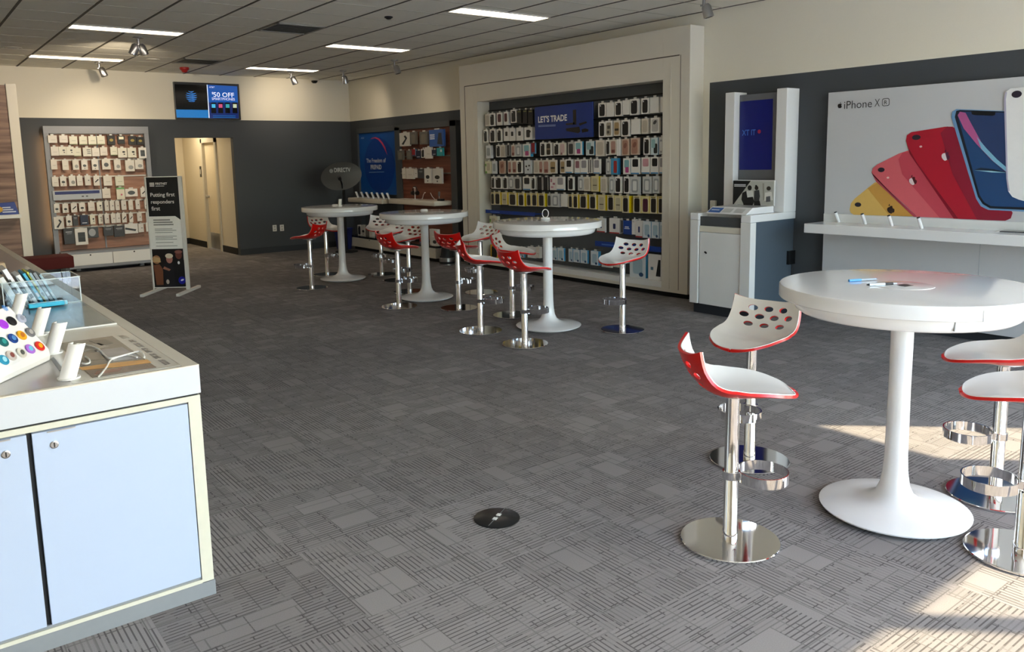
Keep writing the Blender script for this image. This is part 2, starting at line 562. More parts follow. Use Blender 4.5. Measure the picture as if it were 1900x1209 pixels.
# ================================================================== CEILING FITTINGS
DIFF = mat('light_diffuser', 'fff0dc', 0.5, noise=0.0, emit=2.4)
TRIMW = mat('troffer_trim', 'd9d3c5', 0.5)
def troffer(cx, cy, label):
    t = thing('ceiling_light', label, 'ceiling light', (cx, cy, ZC - .012), 0, 'long recessed ceiling lights')
    f = MB()
    hw, hh = .60, .145
    f.box(cx - hw, cx + hw, cy - hh, cy - hh + .018, ZC - .012, ZC + .004).box(cx - hw, cx + hw, cy + hh - .018, cy + hh, ZC - .012, ZC + .004)
    f.box(cx - hw, cx - hw + .018, cy - hh, cy + hh, ZC - .012, ZC + .004).box(cx + hw - .018, cx + hw, cy - hh, cy + hh, ZC - .012, ZC + .004)
    part(t, 'frame', f, TRIMW)
    part(t, 'diffuser', MB().box(cx - hw + .018, cx + hw - .018, cy - hh + .018, cy + hh - .018, ZC - .008, ZC + .002), DIFF)
troffer(2.385, 10.02, 'long ceiling light, larger of the two at upper left')
troffer(2.365, 12.88, 'long ceiling light over the left accessory wall, nearest the back wall at left')
troffer(5.45, 7.08, 'long ceiling light, largest one, at top centre of the ceiling')
troffer(5.45, 10.03, 'long ceiling light in the middle of the ceiling, left of the white framed display')
troffer(5.42, 12.92, 'long ceiling light near the back right corner of the room')
def spot(px_u, px_v, label, heads, aim=None, watts=60):
    c = P(px_u, px_v, 2, ZC - .07)
    t = thing('spotlight', label, 'spotlight', (c.x, c.y, ZC), 0, 'small swivel ceiling spotlights')
    part(t, 'mount', MB().lathe([(0.0, ZC), (.06, ZC), (.06, ZC - .015), (.03, ZC - .022), (.0, ZC - .022)], 20, (c.x, c.y, 0), False), BRUSH, smooth=True)
    part(t, 'stem', MB().cyl((c.x, c.y, ZC - .02), (c.x, c.y, ZC - .09), .016).box(c.x - .03, c.x + .03, c.y - .02, c.y + .02, ZC - .10, ZC - .085), BRUSH)
    for dx, dy in heads:
        a = Vector((c.x + dx * .4, c.y + dy * .4, ZC - .08)); b = Vector((c.x + dx * 1.2, c.y + dy * 1.2, ZC - .205))
        h = part(t, 'lamp_head', MB().tube([a, a.lerp(b, .2), b], [.03, .046, .05], 18), BRUSH, smooth=True)
        part(h, 'lens', MB().tube([b + (b - a) * .001, b + (b - a) * .02], .038, 18), BLACK)
    if aim:
        la = bpy.data.lights.new('spotlight_beam', 'SPOT'); la.energy = watts; la.color = (1, .84, .62)
        la.spot_size = math.radians(96); la.spot_blend = 1.0; la.shadow_soft_size = .05
        lo = bpy.data.objects.new('spotlight_beam', la); COL.objects.link(lo)
        lo.location = (b.x, b.y, b.z - .03)
        lo.rotation_euler = (Vector(aim) - lo.location).to_track_quat('-Z', 'Y').to_euler()
spot(257, 80, 'twin-headed ceiling spotlight behind the upper left ceiling light', [(.05, 0), (-.06, .02)], (2.75, 14.29, 1.7), 95)
spot(184, 124, 'ceiling spotlight above the left accessory wall', [(.05, -.02)], (2.8, 14.29, 2.0), 14)
spot(540, 141, 'ceiling spotlight below the rearmost right ceiling light', [(.05, -.02)], (5.9, 14.29, 2.7), 14)
spot(637, 139, 'ceiling spotlight right in the back corner of the room', [(.04, .02)], (7.296, 13.4, 2.3), 5)
spot(732, 120, 'ceiling spotlight between back corner and white framed display', [(.03, -.03)], (7.296, 11.6, 2.2), 3.5)
spot(1306, 6, 'ceiling spotlight at the top edge above the kiosk', [(.03, -.03)])
def ceil_round(name, label, cat, u, v, r, h, m, m2=None, pn='housing', qn='lens'):
    c = P(u, v, 2, ZC)
    t = thing(name, label, cat, (c.x, c.y, ZC))
    part(t, pn, MB().lathe([(0, ZC), (r, ZC), (r, ZC - h * .4), (r * .8, ZC - h * .55), (0, ZC - h * .55)], 28, (c.x, c.y, 0), False), m, smooth=True)
    part(t, qn, MB().lathe([(r * .7, ZC - h * .5), (r * .62, ZC - h * .8), (r * .35, ZC - h), (0, ZC - h)], 28, (c.x, c.y, 0), False), m2 or m, smooth=True)
ceil_round('downlight', 'round white recessed downlight at the left edge of the ceiling', 'ceiling light', 24, 88, .10, .02, TRIMW, mat('downlight_glass', 'e4e0d5', .3))
ceil_round('downlight', 'small round downlight between left ceiling lights and red alarm', 'ceiling light', 284, 110, .09, .014, TRIMW)
ceil_round('fire_alarm', 'round red fire alarm on the ceiling above the television', 'alarm', 342, 125, .07, .08, col('a51a18'))
ceil_round('security_camera', 'black dome security camera by the rear right corner', 'camera', 583, 144, .085, .10, TRIMW, BLACK, 'housing', 'dome')
ceil_round('sprinkler', 'small dark sprinkler on ceiling left of the largest light', 'sprinkler', 721, 31, .045, .03, BLACK)
def vent(cx, cy, label):
    t = thing('ceiling_vent', label, 'vent', (cx, cy, ZC), 0, 'square ceiling air vents')
    f = MB(); h = .30
    for a in (0, 1):
        f.box(cx - h, cx + h, cy - h + a * (2 * h - .03), cy - h + .03 + a * (2 * h - .03), ZC - .014, ZC)
        f.box(cx - h + a * (2 * h - .03), cx - h + .03 + a * (2 * h - .03), cy - h, cy + h, ZC - .014, ZC)
    part(t, 'frame', f, mat('vent_paint', '9c978c', .6))
    part(t, 'backing', MB().box(cx - h + .03, cx + h - .03, cy - h + .03, cy + h - .03, ZC - .004, ZC), mat('vent_dark', '3d3b37', .8))
    for k in range(7):
        yy = cy - h + .06 + k * .08
        part(t, 'slat', MB().hexa([(cx - h + .03, yy, ZC - .012), (cx + h - .03, yy, ZC - .012), (cx + h - .03, yy + .05, ZC - .004), (cx - h + .03, yy + .05, ZC - .004)],
                                  [(cx - h + .03, yy, ZC - .009), (cx + h - .03, yy, ZC - .009), (cx + h - .03, yy + .05, ZC - .001), (cx - h + .03, yy + .05, ZC - .001)]), mat('vent_slat', '77746c', .6))
vent(3.92, 9.02, 'square ceiling vent between the two middle ceiling lights')
vent(3.93, 12.5, 'square ceiling vent just in front of the red fire alarm')

# ================================================================== TELEVISION
t = thing('television', 'wall television showing a blue fifty dollars off advert', 'television', (4.59, YB, 2.7))
yt = YB - .06
part(t, 'bezel', MB().box(4.04, 5.145, yt, YB - .001, 2.395, 3.012), BLACK, .006)
pl = Plane(1, yt)
SCRL = mat('screen_black', '06070a', 0.12)
print_px(t, 'screen', pl, [(323.5, 156), (440, 160), (443, 219.5), (328, 218)], 0.2, SCRL)
BL1 = mat('screen_blue', '0b5cc0', .25, emit=.16); BL2 = mat('screen_sky', '0f78c8', .25, emit=.2); WL = mat('screen_white', 'dce8ff', .3, emit=.35)
NV = mat('screen_navy', '082672', .25, emit=.15)
print_px(t, 'advert_panel', pl, [(384, 157), (440, 160), (443, 219.5), (388, 219)], 1.2, BL1)
print_px(t, 'advert_shade', pl, [(386, 190), (441.5, 190), (443, 219.3), (388, 218.8)], 2.1, NV)
print_px(t, 'advert_line', pl, [(383.4, 157), (384.8, 157), (388.8, 219), (387.4, 219)], 2.2, WL)
print_px(t, 'caption_bar', pl, [(326.5, 203), (386, 204), (387, 218.7), (328, 218)], 1.2, BL2)
a, b = pl.st(pl.at(355, 178))
globe_logo(t, pl, (a, b), .098, 2.2, mat('logo_blue', '2f7fd6', .4, emit=.2))
text_px(t, 'advert_text', pl, '50 OFF', 396, 171.5, 434, 180.2, 3.3, WL, .008)
text_px(t, 'advert_text', pl, '$', 392.8, 170.5, 396, 175, 3.3, WL, .008)
text_px(t, 'advert_text', pl, 'SMARTPHONES', 393, 181.3, 435.5, 186, 3.3, WL, .0)
text_px(t, 'advert_text', pl, 'AT&T', 388, 160.4, 398, 163, 3.3, WL, .0)
for u, c_ in ((396, '3aa0c8'), (409, 'b2466a'), (422, '2f8f96'), (435.5, 'a9b59a')):
    print_px(t, 'advert_phone', pl, [(u - 4.5, 190), (u + 4.5, 190.3), (u + 5, 210), (u - 4, 209.6)], 3.2, SCRL)
    print_px(t, 'advert_phone_screen', pl, [(u - 3.4, 193), (u + 3.4, 193.2), (u + 3.7, 200), (u - 3.1, 199.8)], 4.2, mat('adv' + c_, c_, .3, emit=.4))
for v in (214, 217):
    print_px(t, 'advert_caption', pl, [(395, v), (437, v + .4), (437.1, v + 1.2), (395.1, v + .8)], 3.2, BL2)

# ================================================================== PACKAGES
def unit_box(m, name):
    return MB().box(-.5, .5, 0, 1, -1, 0).mesh(name, m, bevel=0.02, bseg=1)
_PK = {}
RR = rrect_quad
def rect(a, b, c, d):
    return [(a, c), (b, c), (b, d), (a, d)]
def phone(a, b, c, d):
    return rrect_quad(rect(a, b, c, d), .22, 3)
# kind: (phrase, carton colour, [(part name, colour, polygon in unit face x -.5..5, z -1..0)], side colour)
WHT, OFF = 'e9e6df', 'd9d2c4'
KIND = {
 'wk': ('white case pack with a black phone print', WHT, [('phone_print', '121317', phone(-.36, .36, -.93, -.10)), ('lens_print', 'd8d8d8', rect(-.28, -.14, -.24, -.15))]),
 'w_red': ('white case pack with a dark red phone print', WHT, [('phone_print', '4d1420', phone(-.30, .36, -.75, -.12))]),
 'white': ('plain white case pack', 'e6e3dc', [('crease', 'c9c4ba', rect(-.42, .42, -.06, -.045))]),
 'cream': ('plain cream case pack', 'd8d0c1', [('case_print', 'bdb3a2', phone(-.34, .34, -.9, -.12))]),
 'black': ('black case pack', '17181a', [('label_strip', '6d6f3c', rect(-.34, .34, -.16, -.08))]),
 'wsmall': ('white pack with a small black case print', WHT, [('case_print', '141416', phone(-.2, .22, -.62, -.28))]),
 'watch': ('white pack with a black case and camera print', WHT, [('case_print', '17171a', phone(-.25, .2, -.8, -.2)), ('lens_print', '17171a', ell((.12, -.35), (.2, .1), 0, 12))]),
 'pattern': ('white case pack with a patterned case', WHT, [('case_print', 'a49a86', phone(-.36, .36, -.92, -.1)), ('pattern', '4a463f', rect(-.2, .2, -.5, -.3)), ('pattern', '4a463f', rect(-.25, .1, -.8, -.62))]),
 'gold': ('cream case pack with a gold and black print', OFF, [('case_print', 'a98f63', phone(-.36, .36, -.92, -.12)), ('band_print', '2a241c', rect(-.3, .3, -.66, -.52))]),
 'silver': ('white case pack with a glossy silver case', WHT, [('case_print', 'b9b6b1', phone(-.36, .36, -.92, -.1)), ('lens_print', '3c3c3e', ell((0, -.3), (.22, .12), .4, 12))]),
 'greyk': ('grey case pack with a dark case', 'bdbab3', [('case_print', '35373a', phone(-.34, .36, -.92, -.14))]),
 'wgrey': ('narrow pale grey case pack', 'd6d8d8', [('case_print', '9da3a5', phone(-.3, .36, -.8, -.2))]),
 'grey': ('grey and black case pack', '8e8e8b', [('case_print', '26282b', phone(0, .42, -.95, -.05))]),
 'rose': ('white case pack with a rose coloured case', OFF, [('case_print', 'b0897c', phone(-.36, .36, -.92, -.1)), ('band_print', '7c3f35', rect(-.26, .26, -.86, -.66))]),
 'rosegold': ('tan case pack with a rose gold case', 'cbb29e', [('case_print', 'a97f6c', phone(-.38, .38, -.94, -.08)), ('pattern', '8a5c4e', ell((0, -.4), (.25, .16), .3, 10))]),
 'clear': ('clear case pack with a pale case', 'c9cac7', [('case_print', '9a9d9d', phone(-.34, .34, -.9, -.14)), ('insert_print', 'dcdcd8', phone(-.2, .2, -.8, -.25))]),
 'teal': ('white case pack with a teal and pink case', WHT, [('case_print', '86b9bf', phone(-.34, .3, -.6, -.1)), ('case_print', 'b0447f', phone(-.2, .26, -.9, -.55))], '3a9cc4'),
 'tealk': ('pale case pack with a black case and blue side', 'cfdcde', [('case_print', '1c2224', phone(-.1, .4, -.92, -.35)), ('case_print', '8db4b8', phone(-.4, .1, -.6, -.1))], '2a8cc0'),
 'red': ('narrow red case pack', '9c2029', [('label_strip', '2f6f9c', rect(-.4, .4, -.98, -.86))], '5a9cb8'),
 'bronze': ('white case pack with a bronze and black case', WHT, [('case_print', '2b211a', phone(-.34, .36, -.92, -.06)), ('band_print', '8d7a63', rect(-.3, .3, -.55, -.42))]),
 'pink': ('white case pack with a pale pink case', OFF, [('case_print', 'cbb0ae', phone(-.36, .36, -.8, -.1)), ('band_print', '9c6b6f', rect(-.3, .0, -.95, -.78))]),
 'green': ('cream case pack with green corners', 'd8d4b8', [('case_print', 'b9ae96', phone(-.25, .25, -.75, -.15)), ('corner_print', '6d9a3e', rect(-.48, -.2, -.98, -.8)), ('corner_print', '6d9a3e', rect(-.48, -.3, -.4, -.2))]),
 'spots': ('white case pack with black spotted case', 'd3d7d6', [('spot_print', '16181b', ell((-.2, -.45), (.12, .07), 0, 10)), ('spot_print', '16181b', ell((.22, -.4), (.12, .07), 0, 10)), ('spot_print', '16181b', ell((.05, -.7), (.1, .06), 0, 10))]),
 'half': ('white case pack with a black window above and blue foot', WHT, [('case_print', '0f1115', phone(-.32, .36, -.55, -.08)), ('foot_print', '2c86bf', rect(-.47, .47, -.985, -.91))]),
 'pinkhalf': ('white case pack with a pink window and blue foot', WHT, [('case_print', 'cf9aa0', phone(-.32, .36, -.55, -.08)), ('foot_print', '2c86bf', rect(-.47, .47, -.985, -.91))]),
 'mauve': ('white case pack with a mauve window', WHT, [('case_print', '8f6069', phone(-.34, .36, -.6, -.1)), ('foot_print', '2c86bf', rect(-.47, .47, -.985, -.93))]),
 'gprint': ('white case pack with a grey window and blue foot', WHT, [('case_print', '9a979a', phone(-.34, .36, -.6, -.08)), ('foot_print', '2c86bf', rect(-.47, .47, -.985, -.92))]),
 'slice': ('row of thin black and white packs seen edge on', 'd2cfc9', [('edge_print', '1d1e20', rect(-.3, -.15, -.96, -.04)), ('edge_print', '1d1e20', rect(.1, .28, -.96, -.04))]),
 'wslice': ('thin white case packs seen edge on', 'ece9e4', [('edge_print', 'bdb9b1', rect(-.05, .0, -.97, -.03))]),
 'bluered': ('blue case pack with a red case', '4b9cc6', [('case_print', '9c2a2c', phone(-.1, .38, -.9, -.15))], '3488ba'),
 'bk': ('black case pack with a white border', '14161a', [('border_print', 'e6e3dd', rect(-.49, -.42, -1, 0)), ('border_print', 'e6e3dd', rect(.42, .49, -1, 0))]),
 'dots': ('white case pack with a pink speckled pattern', 'e3dbd8', [('pattern', 'b97f8c', rect(-.36, -.1, -.4, -.15)), ('pattern', 'a86a7c', rect(.0, .34, -.6, -.45)), ('pattern', 'c48c9a', rect(-.3, .1, -.85, -.7))]),
 'yk': ('yellow case pack with a black case', 'd9d0b0', [('case_print', '191714', phone(-.33, .33, -.93, -.13)), ('brand_bar', '8e7a34', rect(-.32, .25, -.1, -.04))], 'f7dc0c'),
 'yc': ('yellow case pack with a clear case', 'd9cda2', [('case_print', 'bdb394', phone(-.3, .3, -.92, -.14)), ('band_print', '5a5038', rect(-.25, .25, -.62, -.56))], 'f7dc0c'),
 'ym': ('yellow case pack with a dark plum case', 'dccf96', [('case_print', '47182e', phone(-.3, .32, -.92, -.14))], 'f7dc0c'),
 'wredb': ('white accessory box with a red base', 'e6e3df', [('base_band', 'b3232b', rect(-.49, .49, -.995, -.92)), ('device_print', '2b3566', phone(-.12, .12, -.7, -.35))]),
 'blueb': ('blue accessory box with white lettering', '12439c', [('label_strip', 'dfe6f2', rect(-.3, .2, -.5, -.42)), ('label_strip', 'dfe6f2', rect(-.36, .3, -.6, -.54))]),
 'wround': ('white rounded box', 'eceae6', [('label_strip', 'cfcdc8', rect(-.3, .3, -.2, -.12))]),
 'cblue': ('white screen protector box with blue side', 'd9e0e4', [('film_print', 'a9c3d0', phone(-.3, .3, -.85, -.2)), ('badge_print', '2b4c74', ell((.22, -.86), (.14, .09), 0, 12))], '4aa3d4'),
 'wdev': ('white box with a black device print', 'e4e2de', [('device_print', '15171a', [(-.35, -.5), (.1, -.62), (.32, -.42), (-.05, -.28)])]),
 'wbig': ('large white box with a black device print', 'e8e6e1', [('device_print', '101114', [(.1, -.85), (.45, -.85), (.45, -.2), (.28, -.2)]), ('label_strip', '5b7f96', rect(-.3, -.1, -.62, -.5))]),
 'ybk': ('yellow and black accessory pack', 'd8a818', [('case_print', '1b1a18', phone(-.34, .34, -.8, -.1))]),
 'wplain': ('plain white accessory pack', 'dfd8cd', [('label_print', 'bdb5aa', rect(-.2, .3, -.62, -.57))]),
 'wgreen': ('white accessory pack with green base', 'dedbc8', [('label_print', 'a9a896', rect(-.2, .3, -.55, -.5)), ('base_band', '5e7a32', rect(-.49, .49, -.995, -.93))]),
 'wmark': ('white accessory pack with small black marks', 'ddd9c9', [('device_print', '1b1c1d', ell((.15, -.42), (.17, .10), 0, 10)), ('device_print', '1b1c1d', ell((.2, -.66), (.1, .06), 0, 10))]),
 'wbars': ('white accessory pack with stacked black bars', 'dcd9cc', [('bar_print', '1b1c1d', rect(-.05, .38, -.3, -.22)), ('bar_print', '1b1c1d', rect(.0, .4, -.5, -.43)), ('bar_print', '1b1c1d', rect(.0, .42, -.7, -.62))]),
 'wdot': ('white accessory pack with a black plug print', 'e0dbd2', [('device_print', '141517', ell((0, -.58), (.28, .13), 0, 14)), ('device_print', '141517', rect(-.05, .05, -.9, -.8))]),
 'wround2': ('white accessory pack with a round black device', 'ddd7cc', [('device_print', '1a1b1d', ell((0, -.55), (.28, .2), 0, 16))]),
 'wgr': ('white accessory pack with a grey device', 'dcd6cc', [('device_print', '8b8984', ell((.1, -.65), (.28, .18), 0, 14))]),
 'wdiag': ('white accessory pack with a slanted black device', 'ded9d1', [('device_print', '17181a', [(-.3, -.62), (-.2, -.7), (.38, -.42), (.28, -.32)])]),
 'wslim': ('slim white accessory pack with a tiny dark mark', 'd8d3cb', [('device_print', '4a4a4a', ell((.15, -.5), (.14, .05), 0, 8))]),
 'bky': ('black accessory pack with a gold mark', '1c1913', [('badge_print', '9a8427', ell((.0, -.5), (.25, .16), 0, 12))]),
 'bkw': ('black accessory pack with a white top', '1d1c18', [('label_print', 'e8e2c6', rect(-.3, .35, -.45, -.12))]),
 'navy': ('navy blue accessory box', '1a2440', [('label_strip', 'c3c8d4', rect(-.3, .3, -.82, -.74))]),
 'dgrey': ('dark grey accessory box', '3b3c3f', [('label_strip', 'a9aaac', rect(-.3, .3, -.26, -.2)), ('label_strip', '8a8b8d', rect(-.2, .25, -.36, -.32))]),
 'bksil': ('black box with a silver disc print', '1d1e20', [('disc_print', '9ea0a3', ell((-.1, -.5), (.34, .36), 0, 18))]),
 'wwin': ('white box with a large black window', 'e2dfd9', [('window', '0f1114', rect(-.28, .3, -.82, -.24)), ('window_line', '3b3d40', rect(-.28, .3, -.54, -.51))]),
 'wbar': ('long white box with a black bar print', 'dcdad5', [('device_print', '141518', [(-.48, -.55), (.3, -.78), (.38, -.6), (-.45, -.35)])]),
 'wover': ('white box with a flat black oval', 'e1dcd4', [('device_print', '121315', ell((0, -.5), (.3, .26), 0, 18))]),
 'wpinkg': ('white pack with green top and pink mark', 'dfd9c6', [('base_band', '4f9a3a', rect(-.49, .49, -.14, -.005)), ('badge_print', 'b0355a', ell((.1, -.6), (.12, .08), 0, 10))]),
 'wleaf': ('white headset pack', 'dcd7ce', [('device_print', '17181a', [(-.3, -.85), (-.1, -.9), (.3, -.4), (.1, -.2), (-.05, -.25), (.1, -.45)])]),
 'gclear': ('smoky clear accessory pack', '6a655e', [('insert_print', '7b7466', phone(-.3, .3, -.9, -.2))]),
 'tealb': ('teal accessory pack', '2aa0a6', [('label_strip', 'cfe6e6', rect(.1, .4, -.5, -.2))]),
 'bluep': ('blue printed placard', '2f5ea8', [('label_strip', 'd7dfec', rect(-.45, -.12, -.34, -.26)), ('label_strip', 'd7dfec', rect(-.45, -.12, -.45, -.38)), ('label_strip', 'd7dfec', rect(-.45, -.12, -.56, -.49)), ('device_print', '27303c', [(.05, -.85), (.4, -.9), (.35, -.2), (.15, -.2)])]),
}
TABM = mat('hang_tab_clear', 'cfcdc6', .3)
def kind_meshes(k):
    if k not in _PK:
        d = KIND[k]
        body = MB().box(-.5, .5, 0, 1, -1, 0).mesh('carton', col(d[1]), bevel=0.012, bseg=1)
        if len(d) > 3:
            body.materials.append(col(d[3]))
            for p in body.polygons:
                if abs(p.normal.x) > .9 or abs(p.normal.z) > .9:
                    p.material_index = 1
        kids = []
        for i, (pn, c_, poly) in enumerate(d[2]):
            dz = .018 + .006 * i
            mb = MB().hexa([(a, -.002, b) for a, b in poly], [(a, -dz, b) for a, b in poly])
            kids.append((pn, mb.mesh(pn, col(c_, .3))))
        _PK[k] = (body, kids)
    return _PK[k]
TABMESH = MB().box(-.5, .5, 0, 1, 0, 1).mesh('hang_tab', TABM)
HOOKMESH = MB().box(-.5, .5, 0, 1, -.5, .5).mesh('hook', BRUSH)
def pack(k, org, w, h, dep, rotz, label, cat, group, tab=True, name='accessory_pack'):
    """org: top centre of the front face; the pack faces local -Y"""
    body, kids = kind_meshes(k)
    o = link(name, body)
    o.location = org; o.rotation_euler = (0, 0, rotz); o.scale = (w, dep, h)
    tag(o, label, cat, group)
    for pn, me in kids:
        link(pn, me, o)
    if tab:
        t = link('hang_tab', TABMESH, o)
        t.location = (0, .35, -.01); t.scale = (.34, .12, .022 / h + .01)
    return o
ORD = 'zeroth first second third fourth fifth sixth seventh eighth ninth tenth eleventh twelfth thirteenth fourteenth fifteenth sixteenth seventeenth eighteenth nineteenth twentieth twenty-first twenty-second twenty-third twenty-fourth twenty-fifth twenty-sixth twenty-seventh'.split()
class HookSet:
    def __init__(s, t): s.t, s.n, s.rest = t, 0, None
    def add(s, c, ln, rotz):   # c: front end of the hook
        s.n += 1
        if s.n <= 98:
            h = link('hook', HOOKMESH, s.t)
            h.location = Vector(c) - Vector(s.t.location); h.rotation_euler = (0, 0, rotz); h.scale = (.006, ln, .006)
        else:
            if s.rest is None: s.rest = MB()
            q = Matrix.Rotation(rotz, 3, 'Z')
            k = len(s.rest.v)
            tmp = MB().box(-.003, .003, 0, ln, -.003, .003)
            s.rest.v += [tuple(q @ Vector(v) + Vector(c)) for v in tmp.v]
            s.rest.f += [tuple(k + i for i in f) for f in tmp.f]
    def done(s):
        if s.rest:
            o = part(s.t, 'hooks', s.rest, BRUSH); o['kind'] = 'stuff'

# ================================================================== WHITE FRAMED WALL DISPLAY
XGF = 7.063
g = thing('wall_display', 'tall white framed wall display full of phone case packs', 'display unit', (XGF, 8.02, 0))
y0, y1, zt = 5.83, 10.215, 3.003
iy0, iy1, iz0, iz1 = 6.21, 9.77, .165, 2.455
part(g, 'frame', MB().box(XGF, XR, y0, iy0, .062, zt).box(XGF, XR, iy1, y1, .062, zt).box(XGF, XR, iy0, iy1, iz1, zt).box(XGF, XR, iy0, iy1, .062, .10), CREAM, .004)
part(g, 'reveal_line', MB().box(XGF - .002, XGF + .004, 5.975, 10.085, 2.693, 2.705).box(XGF - .002, XGF + .004, 10.075, 10.087, .1, 2.7).box(XGF - .002, XGF + .004, 5.955, 5.961, .1, 2.7), mat('reveal_shadow', '5d564b', .8))
for yy in (iy1 + .09, iy0 - .12):
    part(g, 'inner_moulding', MB().box(XGF - .004, XGF, yy, yy + .03, .1, 2.62), CREAM, .003)
part(g, 'peg_back', MB().box(XR - .012, XR - .001, iy0, iy1, .1, iz1), mat('peg_back_grey', '54585a', .6))
part(g, 'base_shelf', MB().box(XGF + .004, XR - .012, iy0, iy1, .10, iz0), WHITE, .003)
part(g, 'plinth', MB().box(XGF + .06, XR, y0 + .03, y1 - .03, 0, .062), MBLACK)
hooks = HookSet(g)
XP = 7.135
GO1, GO2, GS = (890, 160), (890, 340), 350 / 1900.
ROWS = [
 ('top row', GO1, [(55,100,280,400,'cream'),(100,150,272,400,'wk'),(172,222,265,392,'w_red'),(240,283,257,390,'w_red'),(312,368,235,368,'wk'),(374,420,240,370,'black'),(432,478,235,375,'black'),(487,535,235,385,'black'),(1195,1270,168,310,'wk'),(1277,1350,163,305,'white'),(1360,1432,153,300,'wk'),(1439,1506,140,285,'white'),(1512,1598,128,288,'wk'),(1628,1702,120,278,'wk'),(1715,1802,110,270,'white'),(1818,1868,105,260,'white')]),
 ('second row', GO1, [(38,78,440,565,'wk'),(102,155,432,565,'wk'),(172,220,432,560,'wk'),(242,296,420,550,'wsmall'),(300,354,420,550,'wsmall'),(370,432,415,548,'wsmall'),(450,530,412,540,'watch'),(1200,1262,358,512,'wk'),(1266,1334,348,508,'pattern'),(1348,1412,344,500,'gold'),(1425,1508,338,505,'wk'),(1525,1612,330,482,'white'),(1630,1697,325,478,'cream'),(1720,1810,316,470,'silver')]),
 ('third row', GO1, [(62,110,595,725,'wgrey'),(165,208,590,715,'wk'),(211,256,590,715,'cream'),(259,298,588,702,'grey'),(318,354,590,710,'rose'),(358,418,585,708,'clear'),(435,512,580,710,'teal'),(519,555,570,680,'red'),(608,660,565,705,'wk'),(665,720,568,700,'bronze'),(745,800,572,695,'wk'),(804,862,568,695,'pink'),(888,950,560,692,'greyk'),(955,1033,555,692,'teal'),(1070,1155,552,695,'tealk'),(1167,1255,542,705,'cream'),(1270,1310,540,694,'wk'),(1313,1376,537,690,'rose'),(1380,1418,533,700,'wslice'),(1430,1502,530,696,'rosegold'),(1520,1600,520,690,'rosegold'),(1650,1712,518,690,'wk'),(1724,1796,516,690,'tealk'),(1804,1850,512,685,'clear')]),
 ('fourth row', GO1, [(55,118,755,880,'green'),(125,165,752,880,'wgrey'),(197,253,750,880,'rosegold'),(283,321,748,880,'rose'),(324,374,748,880,'rose'),(377,425,748,876,'wk'),(450,517,745,880,'spots'),(545,592,745,880,'cream'),(595,636,745,880,'rose'),(639,700,742,885,'rose'),(703,770,742,878,'gold'),(810,861,740,876,'gold'),(864,930,735,874,'half'),(957,1011,738,880,'mauve'),(1014,1084,735,880,'gprint'),(1088,1130,735,875,'slice'),(1145,1210,732,880,'gprint'),(1272,1319,728,885,'clear'),(1323,1390,725,888,'bluered'),(1445,1519,725,885,'teal'),(1523,1608,720,885,'half'),(1628,1712,715,882,'pinkhalf'),(1722,1800,712,882,'half'),(1810,1850,710,880,'gprint')]),
 ('fifth row', GO1, [(118,149,910,1030,'wk'),(153,222,910,1032,'wk'),(232,280,910,1035,'wk'),(288,344,912,1035,'clear'),(348,410,912,1040,'greyk'),(435,512,910,1045,'half'),(520,558,912,1040,'wk'),(575,632,915,1045,'bk'),(636,692,915,1045,'bk'),(705,768,912,1045,'dots'),(772,850,910,1045,'gprint'),(888,945,912,1048,'wk'),(990,1046,912,1050,'clear'),(1050,1110,912,1055,'cream'),(1122,1200,905,1060,'yc'),(1215,1280,912,1072,'cream'),(1303,1357,910,1075,'clear'),(1361,1425,910,1075,'wk'),(1450,1509,910,1078,'wk'),(1514,1610,910,1085,'clear'),(1640,1730,908,1080,'clear'),(1742,1812,905,1078,'clear')]),
 ('yellow sixth row', GO2, [(112,148,90,215,'yk'),(150,208,90,215,'yk'),(220,278,90,215,'yc'),(290,372,95,225,'yk'),(385,450,98,230,'yk'),(470,518,100,230,'yk'),(522,580,100,232,'yk'),(588,655,102,235,'yk'),(682,717,105,235,'greyk'),(721,800,105,238,'clear'),(818,882,108,235,'white'),(893,934,112,248,'yk'),(938,990,112,252,'yk'),(1005,1082,112,255,'yk'),(1102,1175,115,262,'yk'),(1190,1266,118,275,'yc'),(1285,1354,120,278,'yk'),(1358,1430,125,282,'yc'),(1434,1505,125,298,'yk'),(1545,1624,128,300,'yk'),(1628,1708,130,302,'ym'),(1714,1788,130,305,'yk'),(1796,1850,132,308,'yk')]),
 ('seventh row', GO2, [(100,178,330,480,'green'),(215,300,440,520,'wdev'),(1180,1262,350,492,'wredb'),(1305,1408,352,505,'wredb'),(1412,1442,367,500,'grey'),(1447,1526,375,515,'blueb'),(1532,1566,362,515,'wround'),(1570,1640,375,545,'wredb'),(1645,1724,382,550,'cblue'),(1730,1806,388,555,'cblue'),(1812,1850,390,556,'cblue')]),
 ('bottom row', GO2, [(110,185,620,775,'ybk'),(395,445,650,745,'cblue'),(482,560,640,750,'wdev'),(566,602,640,752,'wplain'),(728,778,650,772,'cblue'),(784,848,650,780,'cblue'),(895,936,660,790,'cblue'),(942,1008,668,795,'cblue'),(1014,1084,672,805,'cblue'),(1118,1194,682,825,'cblue'),(1228,1328,730,845,'wdev'),(1345,1425,740,845,'wdiag'),(1512,1672,705,965,'cblue'),(1697,1828,715,1000,'wbig')]),
]
